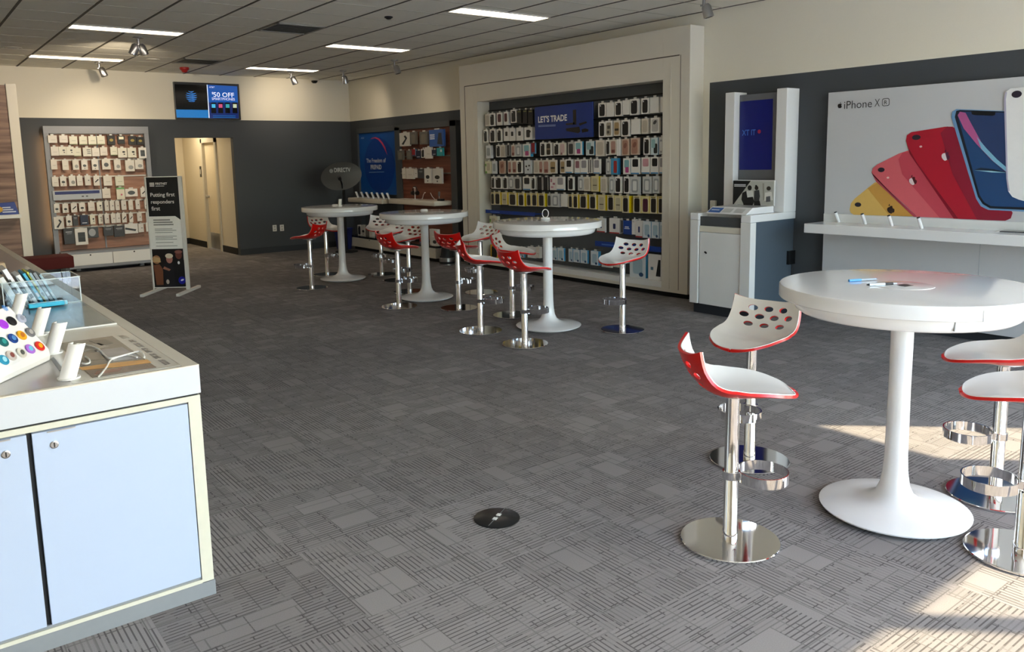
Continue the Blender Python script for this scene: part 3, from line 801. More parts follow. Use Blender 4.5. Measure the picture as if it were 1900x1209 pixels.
# hang heights settle to one line per row so that the packs hang from level rails
for rn, org, items in ROWS:
    for i, (x0, x1, v0, v1, k) in enumerate(items):
        um = org[0] + (x0 + x1) / 2 * GS; vm = org[1] + (v0 + v1) / 2 * GS
        ya = P(org[0] + x0 * GS, vm, 0, XP).y; yb = P(org[0] + x1 * GS, vm, 0, XP).y
        za = P(um, org[1] + v0 * GS, 0, XP).z; zb = P(um, org[1] + v1 * GS, 0, XP).z
        yc = max(iy0 + .5 * abs(ya - yb) + .004, min(iy1 - .5 * abs(ya - yb) - .004, (ya + yb) / 2))
        dep = .095 if k[0] == 'y' else (.05 if (i * 7) % 3 == 0 else .028)
        lab = '%s, %s from left in the %s of the white framed display' % (KIND[k][0], ORD[i + 1], rn)
        if len(lab.split()) > 16:
            lab = '%s, %s from left, %s, framed display' % (KIND[k][0].replace('case ', '', 1) if 'case pack' in KIND[k][0] else KIND[k][0], ORD[i + 1], rn)
        if len(lab.split()) > 16:
            lab = '%s, %s from left, %s, framed display' % (KIND[k][0].replace(' with ', ', ', 1).replace(' a ', ' ').replace(' and ', ' '), ORD[i + 1], rn)
        on_shelf = rn == 'bottom row' and i >= 12
        if on_shelf:
            zb = iz0 + .001
        pack(k, (XP, yc, za), abs(ya - yb), za - zb, dep, -PI / 2, lab, 'case pack', 'packs hanging in the white framed display', tab=not on_shelf, name='case_pack')
        if not on_shelf:
            hooks.add((XP + dep * .4, yc, za + .012), XR - .012 - XP - dep * .4 + .002, -PI / 2)
hooks.done()
def rail(z):
    part(g, 'peg_rail', MB().box(XR - .03, XR - .012, iy0, iy1, z - .008, z + .008), MBLACK)
for z in (2.325, 2.085, 1.86, 1.635, 1.41, 1.18):
    rail(z)
# two blue shelf strips
for (ua, va, ub, vb, hh) in ((901, 389, 992, 400.5, .05), (1104, 448.5, 1226, 466, .065)):
    a = P(ua, va, 0, 7.12); b = P(ub, vb, 0, 7.12)
    z = (a.z + b.z) / 2
    lo, hi = max(iy0 + .002, min(a.y, b.y)), min(iy1 - .002, max(a.y, b.y))
    s = part(g, 'shelf_strip', MB().box(7.12, 7.126, lo, hi, z - hh / 2, z + hh / 2).box(7.126, XR - .012, lo, hi, z - .004, z + .004), col('123c94', .35))
    pl = Plane(0, 7.12)
    st = pl.st(Vector((7.12, hi - .12, z - .012)))
    print_st(s, 'lettering', pl, [(st[0], st[1]), (st[0] + .22, st[1]), (st[0] + .22, st[1] + .016), (st[0], st[1] + .016)], .3, col('4f78c8'))
# sign LET'S TRADE
sg = thing('trade_sign', "blue sign reading LET'S TRADE on the white framed display", 'sign', (7.10, 8.3, 2.1))
pl = Plane(0, 7.10)
a = pl.st(pl.at(992.4, 229)); b = pl.st(pl.at(1100, 221)); zt_ = pl.st(pl.at(1046, 193.5))[1]; zb_ = pl.st(pl.at(1046, 256.5))[1]
bm_ = MB().box(7.10, 7.112, -b[0], -a[0], zb_, zt_)
part(sg, 'board', bm_, col('0a3180', .4), .003)
part(sg, 'bracket', MB().box(7.112, XR - .012, -a[0] - .3, -a[0] - .28, zt_ - .04, zt_ - .03).box(7.112, XR - .012, -b[0] + .28, -b[0] + .3, zt_ - .04, zt_ - .03), BRUSH)
text_px(sg, 'lettering', pl, "LET'S TRADE", 998.5, 213.5, 1052, 226, .4, col('f2f2f2'), .03)
for v in (231.5, 233.6):
    print_px(sg, 'small_print', pl, [(999, v + .7), (1031, v - .6), (1031, v + .4), (999, v + 1.7)], .3, col('8fa9dc'))
PHB = col('0a0c10', .25)
print_px(sg, 'phone_print', pl, [(1063, 204), (1069, 203), (1069.5, 231), (1063.5, 231)], .4, PHB)
print_px(sg, 'phone_print', pl, [(1050, 229), (1066, 227), (1066, 231), (1050, 232)], .4, PHB)
print_px(sg, 'phone_print', pl, [(1050, 238), (1075, 235), (1077, 244), (1073, 247), (1051, 243)], .4, PHB)
print_px(sg, 'phone_print', pl, [(1074, 229), (1088, 225), (1089, 228), (1076, 233)], .4, PHB)
print_px(sg, 'phone_print', pl, [(1079, 240), (1086, 238), (1092, 240), (1091, 244), (1080, 246)], .4, PHB)

# ================================================================== LEFT ACCESSORY WALL
f = thing('accessory_rack', 'grey framed wood backed accessory rack at the left back wall', 'display unit', (2.78, YB, 0))
YR = 14.10
part(f, 'back_panel', MB().box(2.07, 3.50, YB - .10, YB - .001, .33, 2.16), WOOD)
part(f, 'top_rail', MB().box(2.025, 3.545, YR, YB - .06, 2.15, 2.262), GREYM, .003)
for x0 in (2.025, 3.475):
    part(f, 'post', MB().box(x0, x0 + .07, YR, YB - .10, .10, 2.15), GREYM, .003)
LED = part(f, 'light_strip', MB().box(2.045, 2.06, YB - .10, YB - .085, .5, 2.1), mat('led_warm', 'ffc88a', .5, noise=0, emit=9))
part(f, 'centre_upright', MB().box(2.765, 2.785, YB - .12, YB - .10, .33, 2.15), GREYM)
part(f, 'ledge', MB().box(2.08, 3.475, 13.90, YB - .10, .285, .325), GREYM, .003)
for i in range(2):
    d = part(f, 'drawer', MB().box(2.16 + i * .645, 2.80 + i * .645, 13.895, 14.2, .105, .285), WHITE, .004)
    part(d, 'lock', MB().cyl((2.48 + i * .645, 13.893, .262), (2.48 + i * .645, 13.9, .262), .012, 14), BLACK)
part(f, 'plinth', MB().box(2.16, 3.445, 13.90, YB - .001, .06, .105), GREYM)
part(f, 'wall_bracket', MB().box(2.3, 2.36, 14.1, YB - .001, 0, .06).box(3.25, 3.31, 14.1, YB - .001, 0, .06), GREYM)
hooks = HookSet(f)
YP = 14.06
FA, SA = (70, 225), 220 / 1900.
FB, SB = (70, 355), 220 / 1834.
FR = [
 ('top row', FA, SA, [(165,310,225,345,'wplain'),(345,480,225,340,'wplain'),(505,635,240,372,'wgreen'),(665,792,240,375,'wgreen'),(812,938,238,375,'wgreen'),(950,1075,235,372,'wgreen'),(1120,1240,225,375,'bky'),(1280,1395,230,360,'bkw'),(1455,1580,235,375,'bky'),(1590,1700,250,375,'bky')]),
 ('second row', FA, SA, [(210,335,405,550,'wplain'),(338,460,405,545,'wmark'),(462,580,405,545,'wmark'),(582,695,425,560,'wgreen'),(725,860,420,560,'wbars'),(870,990,425,560,'wplain'),(1000,1115,415,548,'wplain'),(1165,1275,410,545,'wgreen'),(1285,1430,425,580,'wmark'),(1440,1580,425,580,'wmark'),(1620,1740,420,590,'wwin')]),
 ('third row', FA, SA, [(210,310,610,770,'wplain'),(395,495,620,780,'wplain'),(560,660,620,775,'wgr'),(700,800,620,775,'wdot'),(865,970,605,780,'wdot'),(1030,1165,605,770,'wround2'),(1225,1330,615,780,'wgr'),(1405,1550,620,800,'wgr'),(1560,1690,615,765,'wgr')]),
 ('fourth row', FA, SA, [(230,335,890,1045,'wplain'),(360,460,880,1040,'wdot'),(500,610,870,1035,'wgr'),(630,720,870,1030,'wplain'),(755,850,865,1025,'wslim'),(895,990,870,1030,'wdiag'),(1055,1190,870,1030,'wplain'),(1245,1380,880,1040,'wgreen')]),
 ('fifth row', FA, SA, [(1035,1165,1078,1230,'wplain'),(1265,1395,1060,1250,'wpinkg'),(1402,1600,1080,1205,'wover'),(1650,1740,1062,1210,'wdiag')]),
 ('sixth row', FB, SB, [(250,340,195,330,'wdot'),(385,475,195,330,'wdot'),(515,610,180,325,'wdiag'),(640,735,180,310,'wdot'),(780,880,165,300,'wplain'),(915,1000,165,300,'wmark'),(1035,1100,150,300,'wslim'),(1115,1185,150,295,'wslim'),(1200,1265,150,290,'wslim'),(1295,1370,140,285,'wslim'),(1405,1475,140,285,'wplain'),(1515,1580,135,275,'wslim'),(1655,1715,125,270,'wdiag')]),
 ('seventh row', FB, SB, [(250,405,395,580,'wleaf'),(440,530,375,530,'wdot'),(545,625,370,530,'dgrey'),(660,785,365,520,'navy'),(810,890,365,510,'wmark'),(940,1005,365,500,'wbars'),(1035,1105,350,495,'wslim'),(1135,1205,345,490,'wslim'),(1210,1280,345,485,'wslim'),(1305,1375,335,480,'wdiag'),(1415,1475,335,475,'wdiag'),(1540,1610,330,460,'wslim'),(1680,1730,325,460,'wslim')]),
 ('bottom row', FB, SB, [(405,570,570,815,'dgrey'),(580,775,570,825,'wwin'),(778,940,550,715,'bksil'),(1020,1170,545,685,'dgrey'),(1182,1343,530,700,'dgrey'),(1347,1550,500,650,'wbar'),(1560,1640,500,630,'wslim'),(1675,1730,480,620,'wslim')]),
]
for rn, org, S_, items in FR:
    for i, (x0, x1, v0, v1, k) in enumerate(items):
        um = org[0] + (x0 + x1) / 2 * S_; vm = org[1] + (v0 + v1) / 2 * S_
        xa = P(org[0] + x0 * S_, vm, 1, YP).x; xb = P(org[0] + x1 * S_, vm, 1, YP).x
        za = P(um, org[1] + v0 * S_, 1, YP).z; zb = P(um, org[1] + v1 * S_, 1, YP).z
        lab = '%s, %s from left in the %s of the left accessory rack' % (KIND[k][0], ORD[i + 1], rn)
        if len(lab.split()) > 16:
            lab = '%s, %s from left, %s, left rack' % (KIND[k][0], ORD[i + 1], rn)
        dep = .03 + .02 * ((i * 5) % 3 == 0)
        pack(k, ((xa + xb) / 2, YP, za), xb - xa, za - zb, dep, 0, lab, 'accessory pack', 'packs hanging on the left accessory rack')
        hooks.add(((xa + xb) / 2, YP + dep * .4, za + .012), YB - .10 - YP - dep * .4 + .002, 0)
hooks.done()
# long box in the fifth row
a = P(98, 362, 1, YP); b = P(189, 361, 1, YP); za = P(144, 352.5, 1, YP).z; zb = P(144, 370, 1, YP).z
lb = thing('long_accessory_box', 'long pale blue box with navy top in the left accessory rack', 'box', (a.x, YP, zb))
part(lb, 'carton', MB().box(a.x, b.x, YP, YP + .08, zb, za), col('b4bac2'), .004)
part(lb, 'navy_band', MB().box(a.x + .03, b.x - .03, YP - .003, YP, za - .06, za - .015), col('16276a'))
part(lb, 'label_print', MB().box(a.x + .4, a.x + .43, YP - .004, YP, zb + .04, zb + .055).box(a.x + .46, a.x + .49, YP - .004, YP, zb + .04, zb + .055), BLACK)
part(lb, 'shelf_hook', MB().box(a.x + .1, a.x + .11, YP + .02, YB - .098, zb - .008, zb).box(b.x - .11, b.x - .10, YP + .02, YB - .098, zb - .008, zb), BRUSH)
# rails over the rows of the rack
for v in (247.8, 296, 327.5, 374, 398.5, 420):
    z = P(180, v, 1, 14.15).z
    part(f, 'peg_rail', MB().box(2.10, 3.47, YB - .125, YB - .10, z - .01, z + .012), mat('rail_pale', 'd8d4cc', .35))

# ================================================================== FAR LEFT WOOD DISPLAY, BENCH
w = thing('wood_display_panel', 'walnut display panel with white frame at the far left edge', 'display unit', (1.2, 13.05, 0))
part(w, 'wood_back', MB().box(.4, 1.47, 13.02, 13.1, .0, 2.76), WALNUT)
part(w, 'frame_post', MB().box(1.47, 1.592, 13.0, 13.12, .0, 2.778), CREAM, .004)
part(w, 'shelf', MB().box(.4, 1.47, 12.78, 13.02, .955, 1.005), WHITE, .004)
bx = thing('blue_box', 'blue and yellow box on the far left white shelf', 'box', (1.33, 12.9, 1.005))
part(bx, 'carton', MB().hexa([(1.05, 12.86, 1.005), (1.455, 12.86, 1.005), (1.455, 12.98, 1.005), (1.05, 12.98, 1.005)], [(1.05, 12.9, 1.155), (1.42, 12.9, 1.175), (1.42, 12.98, 1.175), (1.05, 12.98, 1.155)]), col('1c3c8c'), .004)
pl = Plane(1, 12.858)
print_st(bx, 'yellow_badge', pl, ell((1.18, 1.08), (.09, .05)), 1, col('d8a51e'))
for k in range(3):
    print_st(bx, 'label_print', pl, rect(1.26, 1.42 - .03 * k, 1.035 + .03 * k, 1.052 + .03 * k), 1, col('c9d3ea'))
be = thing('bench', 'low dark red upholstered bench in front of the left rack', 'bench', (1.45, 12.5, 0))
part(be, 'seat', MB().box(.85, 1.985, 12.3, 12.78, .26, .425), MAROON, .02, True)
for x0 in (.9, 1.88):
    for yy in (12.34, 12.68):
        part(be, 'leg', MB().box(x0, x0 + .05, yy, yy + .05, 0, .26), BLACK)

# ================================================================== SIGN STAND
e = Vector((.61, .79, 0)).normalized(); pdir = Vector((.79, -.61, 0)).normalized()
Rm = (P(330, 550, 2, 0) + P(370, 533, 2, 0)) / 2
Lm = Rm - pdir * .455
st = thing('sign_stand', 'free-standing black and white poster stand reading Putting first responders first', 'sign', (Rm.x, Rm.y, 0))
def obox(c, d1, d2, h0, h1, w1, w2):
    q = [c + d1 * a + d2 * b for a, b in ((-w1, -w2), (w1, -w2), (w1, w2), (-w1, w2))]
    return [(p.x, p.y, h0) for p in q], [(p.x, p.y, h1) for p in q]
SIGNW = mat('sign_frame_white', 'd9d6d0', .4)
for c_ in (Rm, Lm):
    part(st, 'foot', MB().hexa(*obox(c_, e, pdir, 0, .035, .36, .022)), SIGNW, .004)
zt_ = 1.49
part(st, 'post', MB().hexa(*obox(Rm - pdir * .005, e, pdir, .035, zt_, .012, .026)), SIGNW, .003)
part(st, 'post', MB().hexa(*obox(Lm + pdir * .005, e, pdir, .035, zt_, .012, .008)), SIGNW, .003)
part(st, 'panel', MB().hexa(*obox((Rm + Lm) / 2, e, pdir, .06, zt_, .008, .222)), mat('sign_panel', 'f4f2ec', .4))
o3 = (Rm + Lm) / 2 - e * .009
pl = Plane(o=(o3.x, o3.y, 0), right=pdir, up=(0, 0, 1))
HWS = .205
print_st(st, 'header_print', pl, [(-HWS, .985), (.13, .985), (HWS, .93), (HWS, 1.48), (-HWS, 1.48)], 1.2, col('141619'))
WT = col('eceae6')
text_st(st, 'lettering', pl, 'Putting first', -.165, 1.22, .31, .065, 3, WT, .012)
text_st(st, 'lettering', pl, 'responders', -.165, 1.132, .295, .062, 3, WT, .012)
text_st(st, 'lettering', pl, 'first', -.165, 1.06, .11, .052, 3, WT, .012)
text_st(st, 'lettering', pl, 'FIRSTNET', -.09, 1.385, .15, .028, 3, WT, .02)
print_st(st, 'small_print', pl, rect(-.09, .02, 1.366, 1.372), 3, WT)
for k in range(3):
    print_st(st, 'stripe_logo', pl, rect(-.165, -.105, 1.365 + .018 * k, 1.377 + .018 * k), 3, WT)
GT = col('8d8c88')
for k, (z, a1) in enumerate(((.93, .06), (.9, .09), (.87, .1))):
    print_st(st, 'body_text', pl, rect(-.155, a1, z, z + .016), 1.5, GT)
for k, z in enumerate((.82, .80, .775, .725, .705, .685, .645, .60)):
    print_st(st, 'body_text', pl, rect(-.145, .08 + .05 * ((k * 3) % 2), z, z + .007), 1.5, GT)
print_st(st, 'photo_print', pl, rect(-HWS, HWS, .07, .565), 1.2, col('141012'))
def fig(pts, c_, lv, nm='photo_figure'): print_st(st, nm, pl, pts, lv, col(c_))
fig([(-.2, .36), (-.12, .37), (-.08, .30), (-.09, .10), (-.18, .1)], '7a4a34', 2.2)
fig(ell((-.155, .43), (.052, .055)), 'a97a56', 3.2)
fig([(-.205, .40), (-.1, .395), (-.11, .45), (-.19, .47)], 'c9a678', 4.2)
fig([(-.09, .36), (.0, .40), (.09, .36), (.08, .08), (-.06, .08)], '1a1a22', 3.2)
fig(ell((.012, .435), (.042, .056)), 'b0776a', 4.2)
fig(ell((.012, .475), (.05, .032)), 'd8ccb6', 5.2)
fig([(-.08, .31), (.0, .28), (.02, .30), (-.06, .34)], '9c6b58', 5.2)
fig([(.05, .42), (.13, .46), (.2, .42), (.2, .08), (.07, .08)], '0f1016', 4.2)
fig(ell((.135, .485), (.042, .055)), '6d3b35', 5.2)
fig(ell((.135, .525), (.05, .022)), '8d5b52', 6.2)
fig(ell((.13, .385), (.014, .02)), 'd8d8dc', 6.2)
fig(ell((.155, .155), (.045, .05)), '1a1a9c', 6.2)
fig(ell((.16, .16), (.022, .012), .4), 'e6e6ff', 7.2)
fig(ell((-.03, .14), (.02, .03)), 'bdb5ac', 5.2)

# ================================================================== SATELLITE DISH
dx, dy = 6.50, 13.25
di = thing('satellite_dish', 'dark grey oval satellite dish on a pole in the back corner', 'satellite dish', (dx + .09, dy, 0))
DISH = mat('dish_grey', '5b5a57', .5)
def dishpt(r, a, front):
    X = .40 * r * math.cos(a); Z = .245 * r * math.sin(a)
    dpt = .07 * (1 - r * r)
    rx, rz = X * math.cos(.14) - Z * math.sin(.14), X * math.sin(.14) + Z * math.cos(.14)
    return (dx + rx, dy - .10 + dpt - (.0 if front else -.012) + .06 * rz, 1.375 + rz)
mb = MB()
NR, NA = 8, 40
for front in (True, False):
    k = len(mb.v)
    mb.v.append(dishpt(0, 0, front))
    for i in range(1, NR + 1):
        for j in range(NA):
            mb.v.append(dishpt(i / NR, 2 * PI * j / NA, front))
    for j in range(NA):
        mb.f.append((k, k + 1 + j, k + 1 + (j + 1) % NA))
        for i in range(NR - 1):
            q = k + 1 + i * NA
            mb.f.append((q + j, q + NA + j, q + NA + (j + 1) % NA, q + (j + 1) % NA))
h_ = len(mb.v) // 2
for j in range(NA):
    a_ = 1 + (NR - 1) * NA + j; b_ = 1 + (NR - 1) * NA + (j + 1) % NA
    mb.f.append((a_, b_, b_ + h_, a_ + h_))
part(di, 'reflector', mb, DISH, smooth=True)
part(di, 'feed_arm', MB().tube([(dx + .0, dy - .10, 1.17), (dx - .10, dy - .30, 1.24), (dx - .22, dy - .48, 1.335)], .016), BLACK)
part(di, 'feed_horn', MB().tube([(dx - .235, dy - .5, 1.335), (dx - .20, dy - .42, 1.36)], [.03, .035], 14), BLACK)
part(di, 'bracket', MB().box(dx - .06, dx + .12, dy - .02, dy + .06, 1.2, 1.42), BLACK, .005)
part(di, 'pole', MB().cyl((dx + .09, dy + .03, .03), (dx + .09, dy + .03, 1.3), .024), MBLACK, smooth=True)
part(di, 'base', MB().lathe([(0, 0), (.2, 0), (.2, .02), (.03, .035), (0, .035)], 28, (dx + .09, dy + .03, 0), False), MBLACK)
pl = Plane(1, dy - .095)
text_px(di, 'lettering', pl, 'DIRECTV', 620, 311, 650, 319, 2, col('dededa'), .015)
a, b = pl.st(pl.at(614.5, 317))
print_st(di, 'disc_logo', pl, ell((a, b), (.036, .036)), 2, col('9d9d9a'))
bn = thing('waste_bin', 'blue waste bin in the back right corner', 'bin', (6.78, 13.78, 0))
part(bn, 'body', MB().hexa([(6.68, 13.66, 0), (6.88, 13.66, 0), (6.88, 13.86, 0), (6.68, 13.86, 0)], [(6.64, 13.62, .40), (6.90, 13.62, .40), (6.90, 13.88, .40), (6.64, 13.88, .40)]), col('14205c', .4), .006)
part(bn, 'rim', MB().box(6.632, 6.908, 13.612, 13.888, .385, .405), col('182870', .4), .004)
for u, v in ((509.5, 423), (523, 422.5)):
    c_ = P(u, v, 1, YB)
    t = thing('wall_outlet', 'white outlet plate on charcoal back wall, %s' % ('nearer the doorway' if u < 515 else 'nearer the red stool'), 'outlet', (c_.x, YB, c_.z), 0, 'white outlets on the back wall')
    part(t, 'plate', MB().box(c_.x - .038, c_.x + .038, YB - .008, YB, c_.z - .058, c_.z + .058), WHITE, .003)
    part(t, 'socket', MB().box(c_.x - .018, c_.x + .018, YB - .010, YB - .007, c_.z + .01, c_.z + .04).box(c_.x - .018, c_.x + .018, YB - .010, YB - .007, c_.z - .04, c_.z - .01), col('bdbab2'))

# ================================================================== PREPAID WALL
r = thing('prepaid_rack', 'dark framed wall rack with prepaid goods near the back corner', 'display unit', (XR, 12.2, 0))
part(r, 'frame', MB().box(7.2, XR - .001, 10.55, 10.72, .02, 2.235).box(7.2, XR - .001, 12.28, 12.45, .02, 2.2).box(7.2, XR - .001, 13.84, 13.87, .3, 2.235).box(7.2, XR - .001, 10.55, 13.87, 2.145, 2.235), DGREY, .003)
part(r, 'wood_back', MB().box(7.24, XR - .001, 10.72, 12.28, .3, 2.145), WOODD)
part(r, 'glass_rail', MB().box(7.20, 7.24, 10.72, 12.28, 1.68, 1.70).box(7.2, 7.24, 10.72, 12.28, 1.40, 1.42), mat('rail_grey', '77726a', .3))
SHELFM = mat('shelf_cream', 'e6dccb', .35)
s = part(r, 'shelf', MB().box(6.90, 7.24, 12.46, 13.76, .880, .963), SHELFM, .02, True)
s = part(r, 'shelf', MB().box(6.90, 7.24, 10.77, 12.22, .897, .977), SHELFM, .02, True)
part(r, 'base_top', MB().box(6.90, XR - .001, 10.76, 13.74, .228, .262), mat('base_top_black', '1c1d1e', .15), .003)
for k in range(2):
    d = part(r, 'drawer', MB().box(6.90, 7.2, 10.77 + k * 1.475, 12.24 + k * 1.475, .062, .228), mat('drawer_grey', 'cfcabd', .4), .004)
    part(d, 'lock', MB().cyl((6.897, 11.5 + k * 1.475, .21), (6.903, 11.5 + k * 1.475, .21), .012, 12), BLACK)
part(r, 'plinth', MB().box(6.98, XR - .001, 10.8, 13.7, 0, .062), MBLACK)
po = thing('prepaid_poster', 'tall blue poster reading The Freedom of PREPAID', 'poster', (7.25, 13.15, 1.6))
part(po, 'board', MB().box(7.235, XR - .001, 12.46, 13.838, 1.025, 2.144), col('0b4f9e', .35))
pl = Plane(0, 7.235)
def yz(a, b): return (-a, b)
print_st(po, 'inner_panel', pl, [yz(*q) for q in ell((13.1, 1.55), (.56, .50))], 1.2, col('093a8c', .35))
arc = [(684, 262), (690, 256), (697, 254), (704, 257), (710, 264), (715, 273), (719, 288)]
arcp = arc + [(u - 2.0, v + 2.2) for u, v in reversed(arc[1:-1])]
print_px(po, 'red_arc', pl, arcp, 2.4, col('c0305a'))
text_px(po, 'lettering', pl, 'The Freedom of', 680, 293.5, 716, 301.5, 3.4, col('c8ccd4'), .02)
text_px(po, 'lettering', pl, 'PREPAID', 688, 305.5, 708, 314, 3.4, col('c8ccd4'), .03)
text_px(po, 'lettering', pl, 'AT&T', 670, 254.5, 676, 257.8, 3.4, col('a9c3e0'), .01)
print_px(po, 'small_print', pl, [(685, 319), (713, 318), (713, 319.4), (685, 320.4)], 3, col('6f95c6'))
hooks = HookSet(r)
PO, PS = (640, 180), 220 / 1330.
PR = [(612,722,400,550,'wleaf'),(728,800,392,530,'gclear'),(835,925,388,530,'gclear'),(945,1108,365,555,'bluep'),(590,650,600,705,'gclear'),(690,738,600,700,'gclear'),(752,790,585,660,'red'),(796,850,600,690,'navy'),(855,892,580,680,'wk'),(896,968,562,690,'wplain'),(974,1026,590,655,'navy'),(1030,1095,570,660,'tealb'),(640,682,800,915,'wplain'),(686,768,800,918,'wplain'),(774,810,808,905,'wslim'),(818,884,808,912,'dgrey'),(890,965,800,965,'wdot'),(985,1085,800,970,'wdot')]
rown = ['top row'] * 4 + ['middle row'] * 8 + ['lower row'] * 6
cnt = {}
XPP = 7.13
for (x0, x1, v0, v1, k), rn in zip(PR, rown):
    cnt[rn] = cnt.get(rn, 0) + 1
    um = PO[0] + (x0 + x1) / 2 * PS; vm = PO[1] + (v0 + v1) / 2 * PS
    ya = P(PO[0] + x0 * PS, vm, 0, XPP).y; yb = P(PO[0] + x1 * PS, vm, 0, XPP).y
    za = P(um, PO[1] + v0 * PS, 0, XPP).z; zb = P(um, PO[1] + v1 * PS, 0, XPP).z
    lab = '%s, %s from left, %s, prepaid rack' % (KIND[k][0], ORD[cnt[rn]], rn)
    pack(k, (XPP, (ya + yb) / 2, za), ya - yb, za - zb, .035, -PI / 2, lab, 'accessory pack', 'packs hanging on the prepaid rack')
    hooks.add((XPP + .014, (ya + yb) / 2, za + .012), 7.242 - XPP - .014, -PI / 2)
hooks.done()
# goods standing on the low base
BO, BS = (640, 360), 240 / 1900.
for i, (x0, x1, v0, k, ds) in enumerate([(190, 238, 455, 'wk', 'leftmost on the prepaid base'), (242, 300, 455, 'wdot', 'second on the prepaid base'), (305, 352, 458, 'gclear', 'third on the prepaid base'), (358, 402, 470, 'wplain', 'fourth on the prepaid base'), (1090, 1145, 560, 'red', 'on the base left of the table stem'),
        (1242, 1350, 515, 'wplain', 'on the base right of the middle table stem'), (1338, 1438, 640, 'wround2', 'at right end of the prepaid base')]):
    XB = 6.925 if i == 6 else 6.99
    um = BO[0] + (x0 + x1) / 2 * BS
    ya = P(BO[0] + x0 * BS, 435, 0, XB).y; yb = P(BO[0] + x1 * BS, 435, 0, XB).y
    za = P(um, BO[1] + v0 * BS, 0, XB).z
    pack(k, (XB, max(10.83, (ya + yb) / 2), za), ya - yb, za - .2625, .06, -PI / 2, '%s standing %s' % (KIND[k][0], ds), 'box', 'boxes standing on the prepaid base', tab=False, name='accessory_box')
# seven white holders on the prepaid shelf
def holder(loc, rotz, label, group, sc=1.0, lean=.35):
    t = thing('phone_holder', label, 'phone holder', loc, rotz, group)
    mb = MB()
    n = 10
    ro, ri = .027 * sc, .022 * sc
    ring_b, ring_t = [], []
    H_ = .10 * sc
    for i in range(n + 1):
        a_ = PI * (1.08 * i / n - .04)
        ring_b.append((ro * math.cos(a_), -ro * math.sin(a_)))
    for i in range(n, -1, -1):
        a_ = PI * (1.08 * i / n - .04)
        ring_b.append((ri * math.cos(a_), -ri * math.sin(a_)))
    mb.hexa([(x_, y_, .006) for x_, y_ in ring_b], [(x_, y_ + H_ * math.tan(lean), H_) for x_, y_ in ring_b])
    part(t, 'cradle', mb, WHITEG, local=True, smooth=True)
    part(t, 'base', MB().lathe([(0, 0), (.032 * sc, 0), (.032 * sc, .006), (0, .006)], 20, (0, 0, 0), False), WHITE, local=True)
    return t
for i in range(7):
    u = 661 + i * 9.6
    c_ = P(u + 2, 367.5 + i * .1, 2, .975)
    c_.x = 6.93
    c_ = P(u + 3, 367.0, 0, 7.0)
    holder((7.0, c_.y, .9635), math.radians(50), '%s white phone holder from left on the prepaid shelf' % ORD[i + 1], 'phone holders on the prepaid shelf', 1.1)
# headphones on a stand
ZS = .9775
hy = P(770, 360, 0, 7.06).y
hs = thing('headphone_stand', 'white headphone stand on the prepaid shelf', 'stand', (7.06, hy, (ZS - .0005)))
part(hs, 'base', MB().lathe([(0, ZS), (.05, ZS), (.05, .987), (0, .987)], 20, (7.06, hy, 0), False), WHITE)
part(hs, 'post', MB().cyl((7.06, hy, .987), (7.06, hy, 1.175), .008), WHITE)
part(hs, 'cradle', MB().box(7.045, 7.075, hy - .03, hy + .03, 1.165, 1.18), WHITE, .004)
hp_ = thing('headphones', 'black headphones hanging on a white stand', 'headphones', (7.06, hy, 1.18))
part(hp_, 'headband', MB().tube([(7.06, hy + .075 * math.cos(a_), 1.105 + .088 * math.sin(a_)) for a_ in [PI * i / 14 for i in range(15)]], .009, 8), BLACK, smooth=True)
for s_ in (-1, 1):
    part(hp_, 'ear_cup', MB().cyl((7.06, hy + s_ * .05, 1.085), (7.06, hy + s_ * .085, 1.085), .037), BLACK, smooth=True)
for i, (pp, lab) in enumerate((([(-.15, .987), (-.2, 1.0), (-.23, 1.06), (-.27, 1.10), (-.30, 1.10)], 'curved white cable rising right of the headphones'), ([(-.45, 1.10), (-.5, 1.04), (-.58, .995), (-.7, .992)], 'white cable drooping at the right of the prepaid shelf'))):
    cb = link('cable', MB().tube([(7.08, hy + a_, z_ - .004) for a_, z_ in pp], .005, 8).mesh('cable', WHITE, smooth=True)); tag(cb, lab, 'cable')
dv = thing('display_device', 'small dark device on a pin at the right of the prepaid shelf', 'device', (7.06, P(815, 370, 0, 7.06).y, (ZS - .0005)))
yy = dv.location.y
part(dv, 'pin', MB().cyl((7.06, yy, (ZS - .0005)), (7.06, yy, 1.07), .004), WHITE)
part(dv, 'head', MB().box(7.045, 7.075, yy - .012, yy + .012, 1.05, 1.12), col('6a6a6a'), .003)
bk = thing('dark_case', 'small black case at the right end of the prepaid shelf', 'case', (7.05, P(818, 373, 0, 7.05).y, (ZS - .0005)))
yy = bk.location.y
part(bk, 'body', MB().box(7.01, 7.09, yy - .05, yy + .05, ZS, 1.012), BLACK, .006)
# bin with silver bands at the end of the rack
sb = thing('pedal_bin', 'black bin with two silver bands beside the framed display', 'bin', (6.92, 10.33, 0))
bx_, by_ = 6.9, 10.45
part(sb, 'body', MB().lathe([(0, .0), (.115, .0), (.12, .03), (.115, .09), (.115, .12), (.10, .14), (.075, .31), (0, .31)], 36, (bx_, by_, 0), False), MBLACK, smooth=True)
part(sb, 'band', MB().lathe([(.116, .05), (.122, .055), (.122, .11), (.116, .115)], 36, (bx_, by_, 0), False), BRUSH, smooth=True)
part(sb, 'foot_ring', MB().lathe([(.13, .0), (.134, .004), (.134, .018), (.12, .022)], 36, (bx_, by_, 0), False), BRUSH, smooth=True)

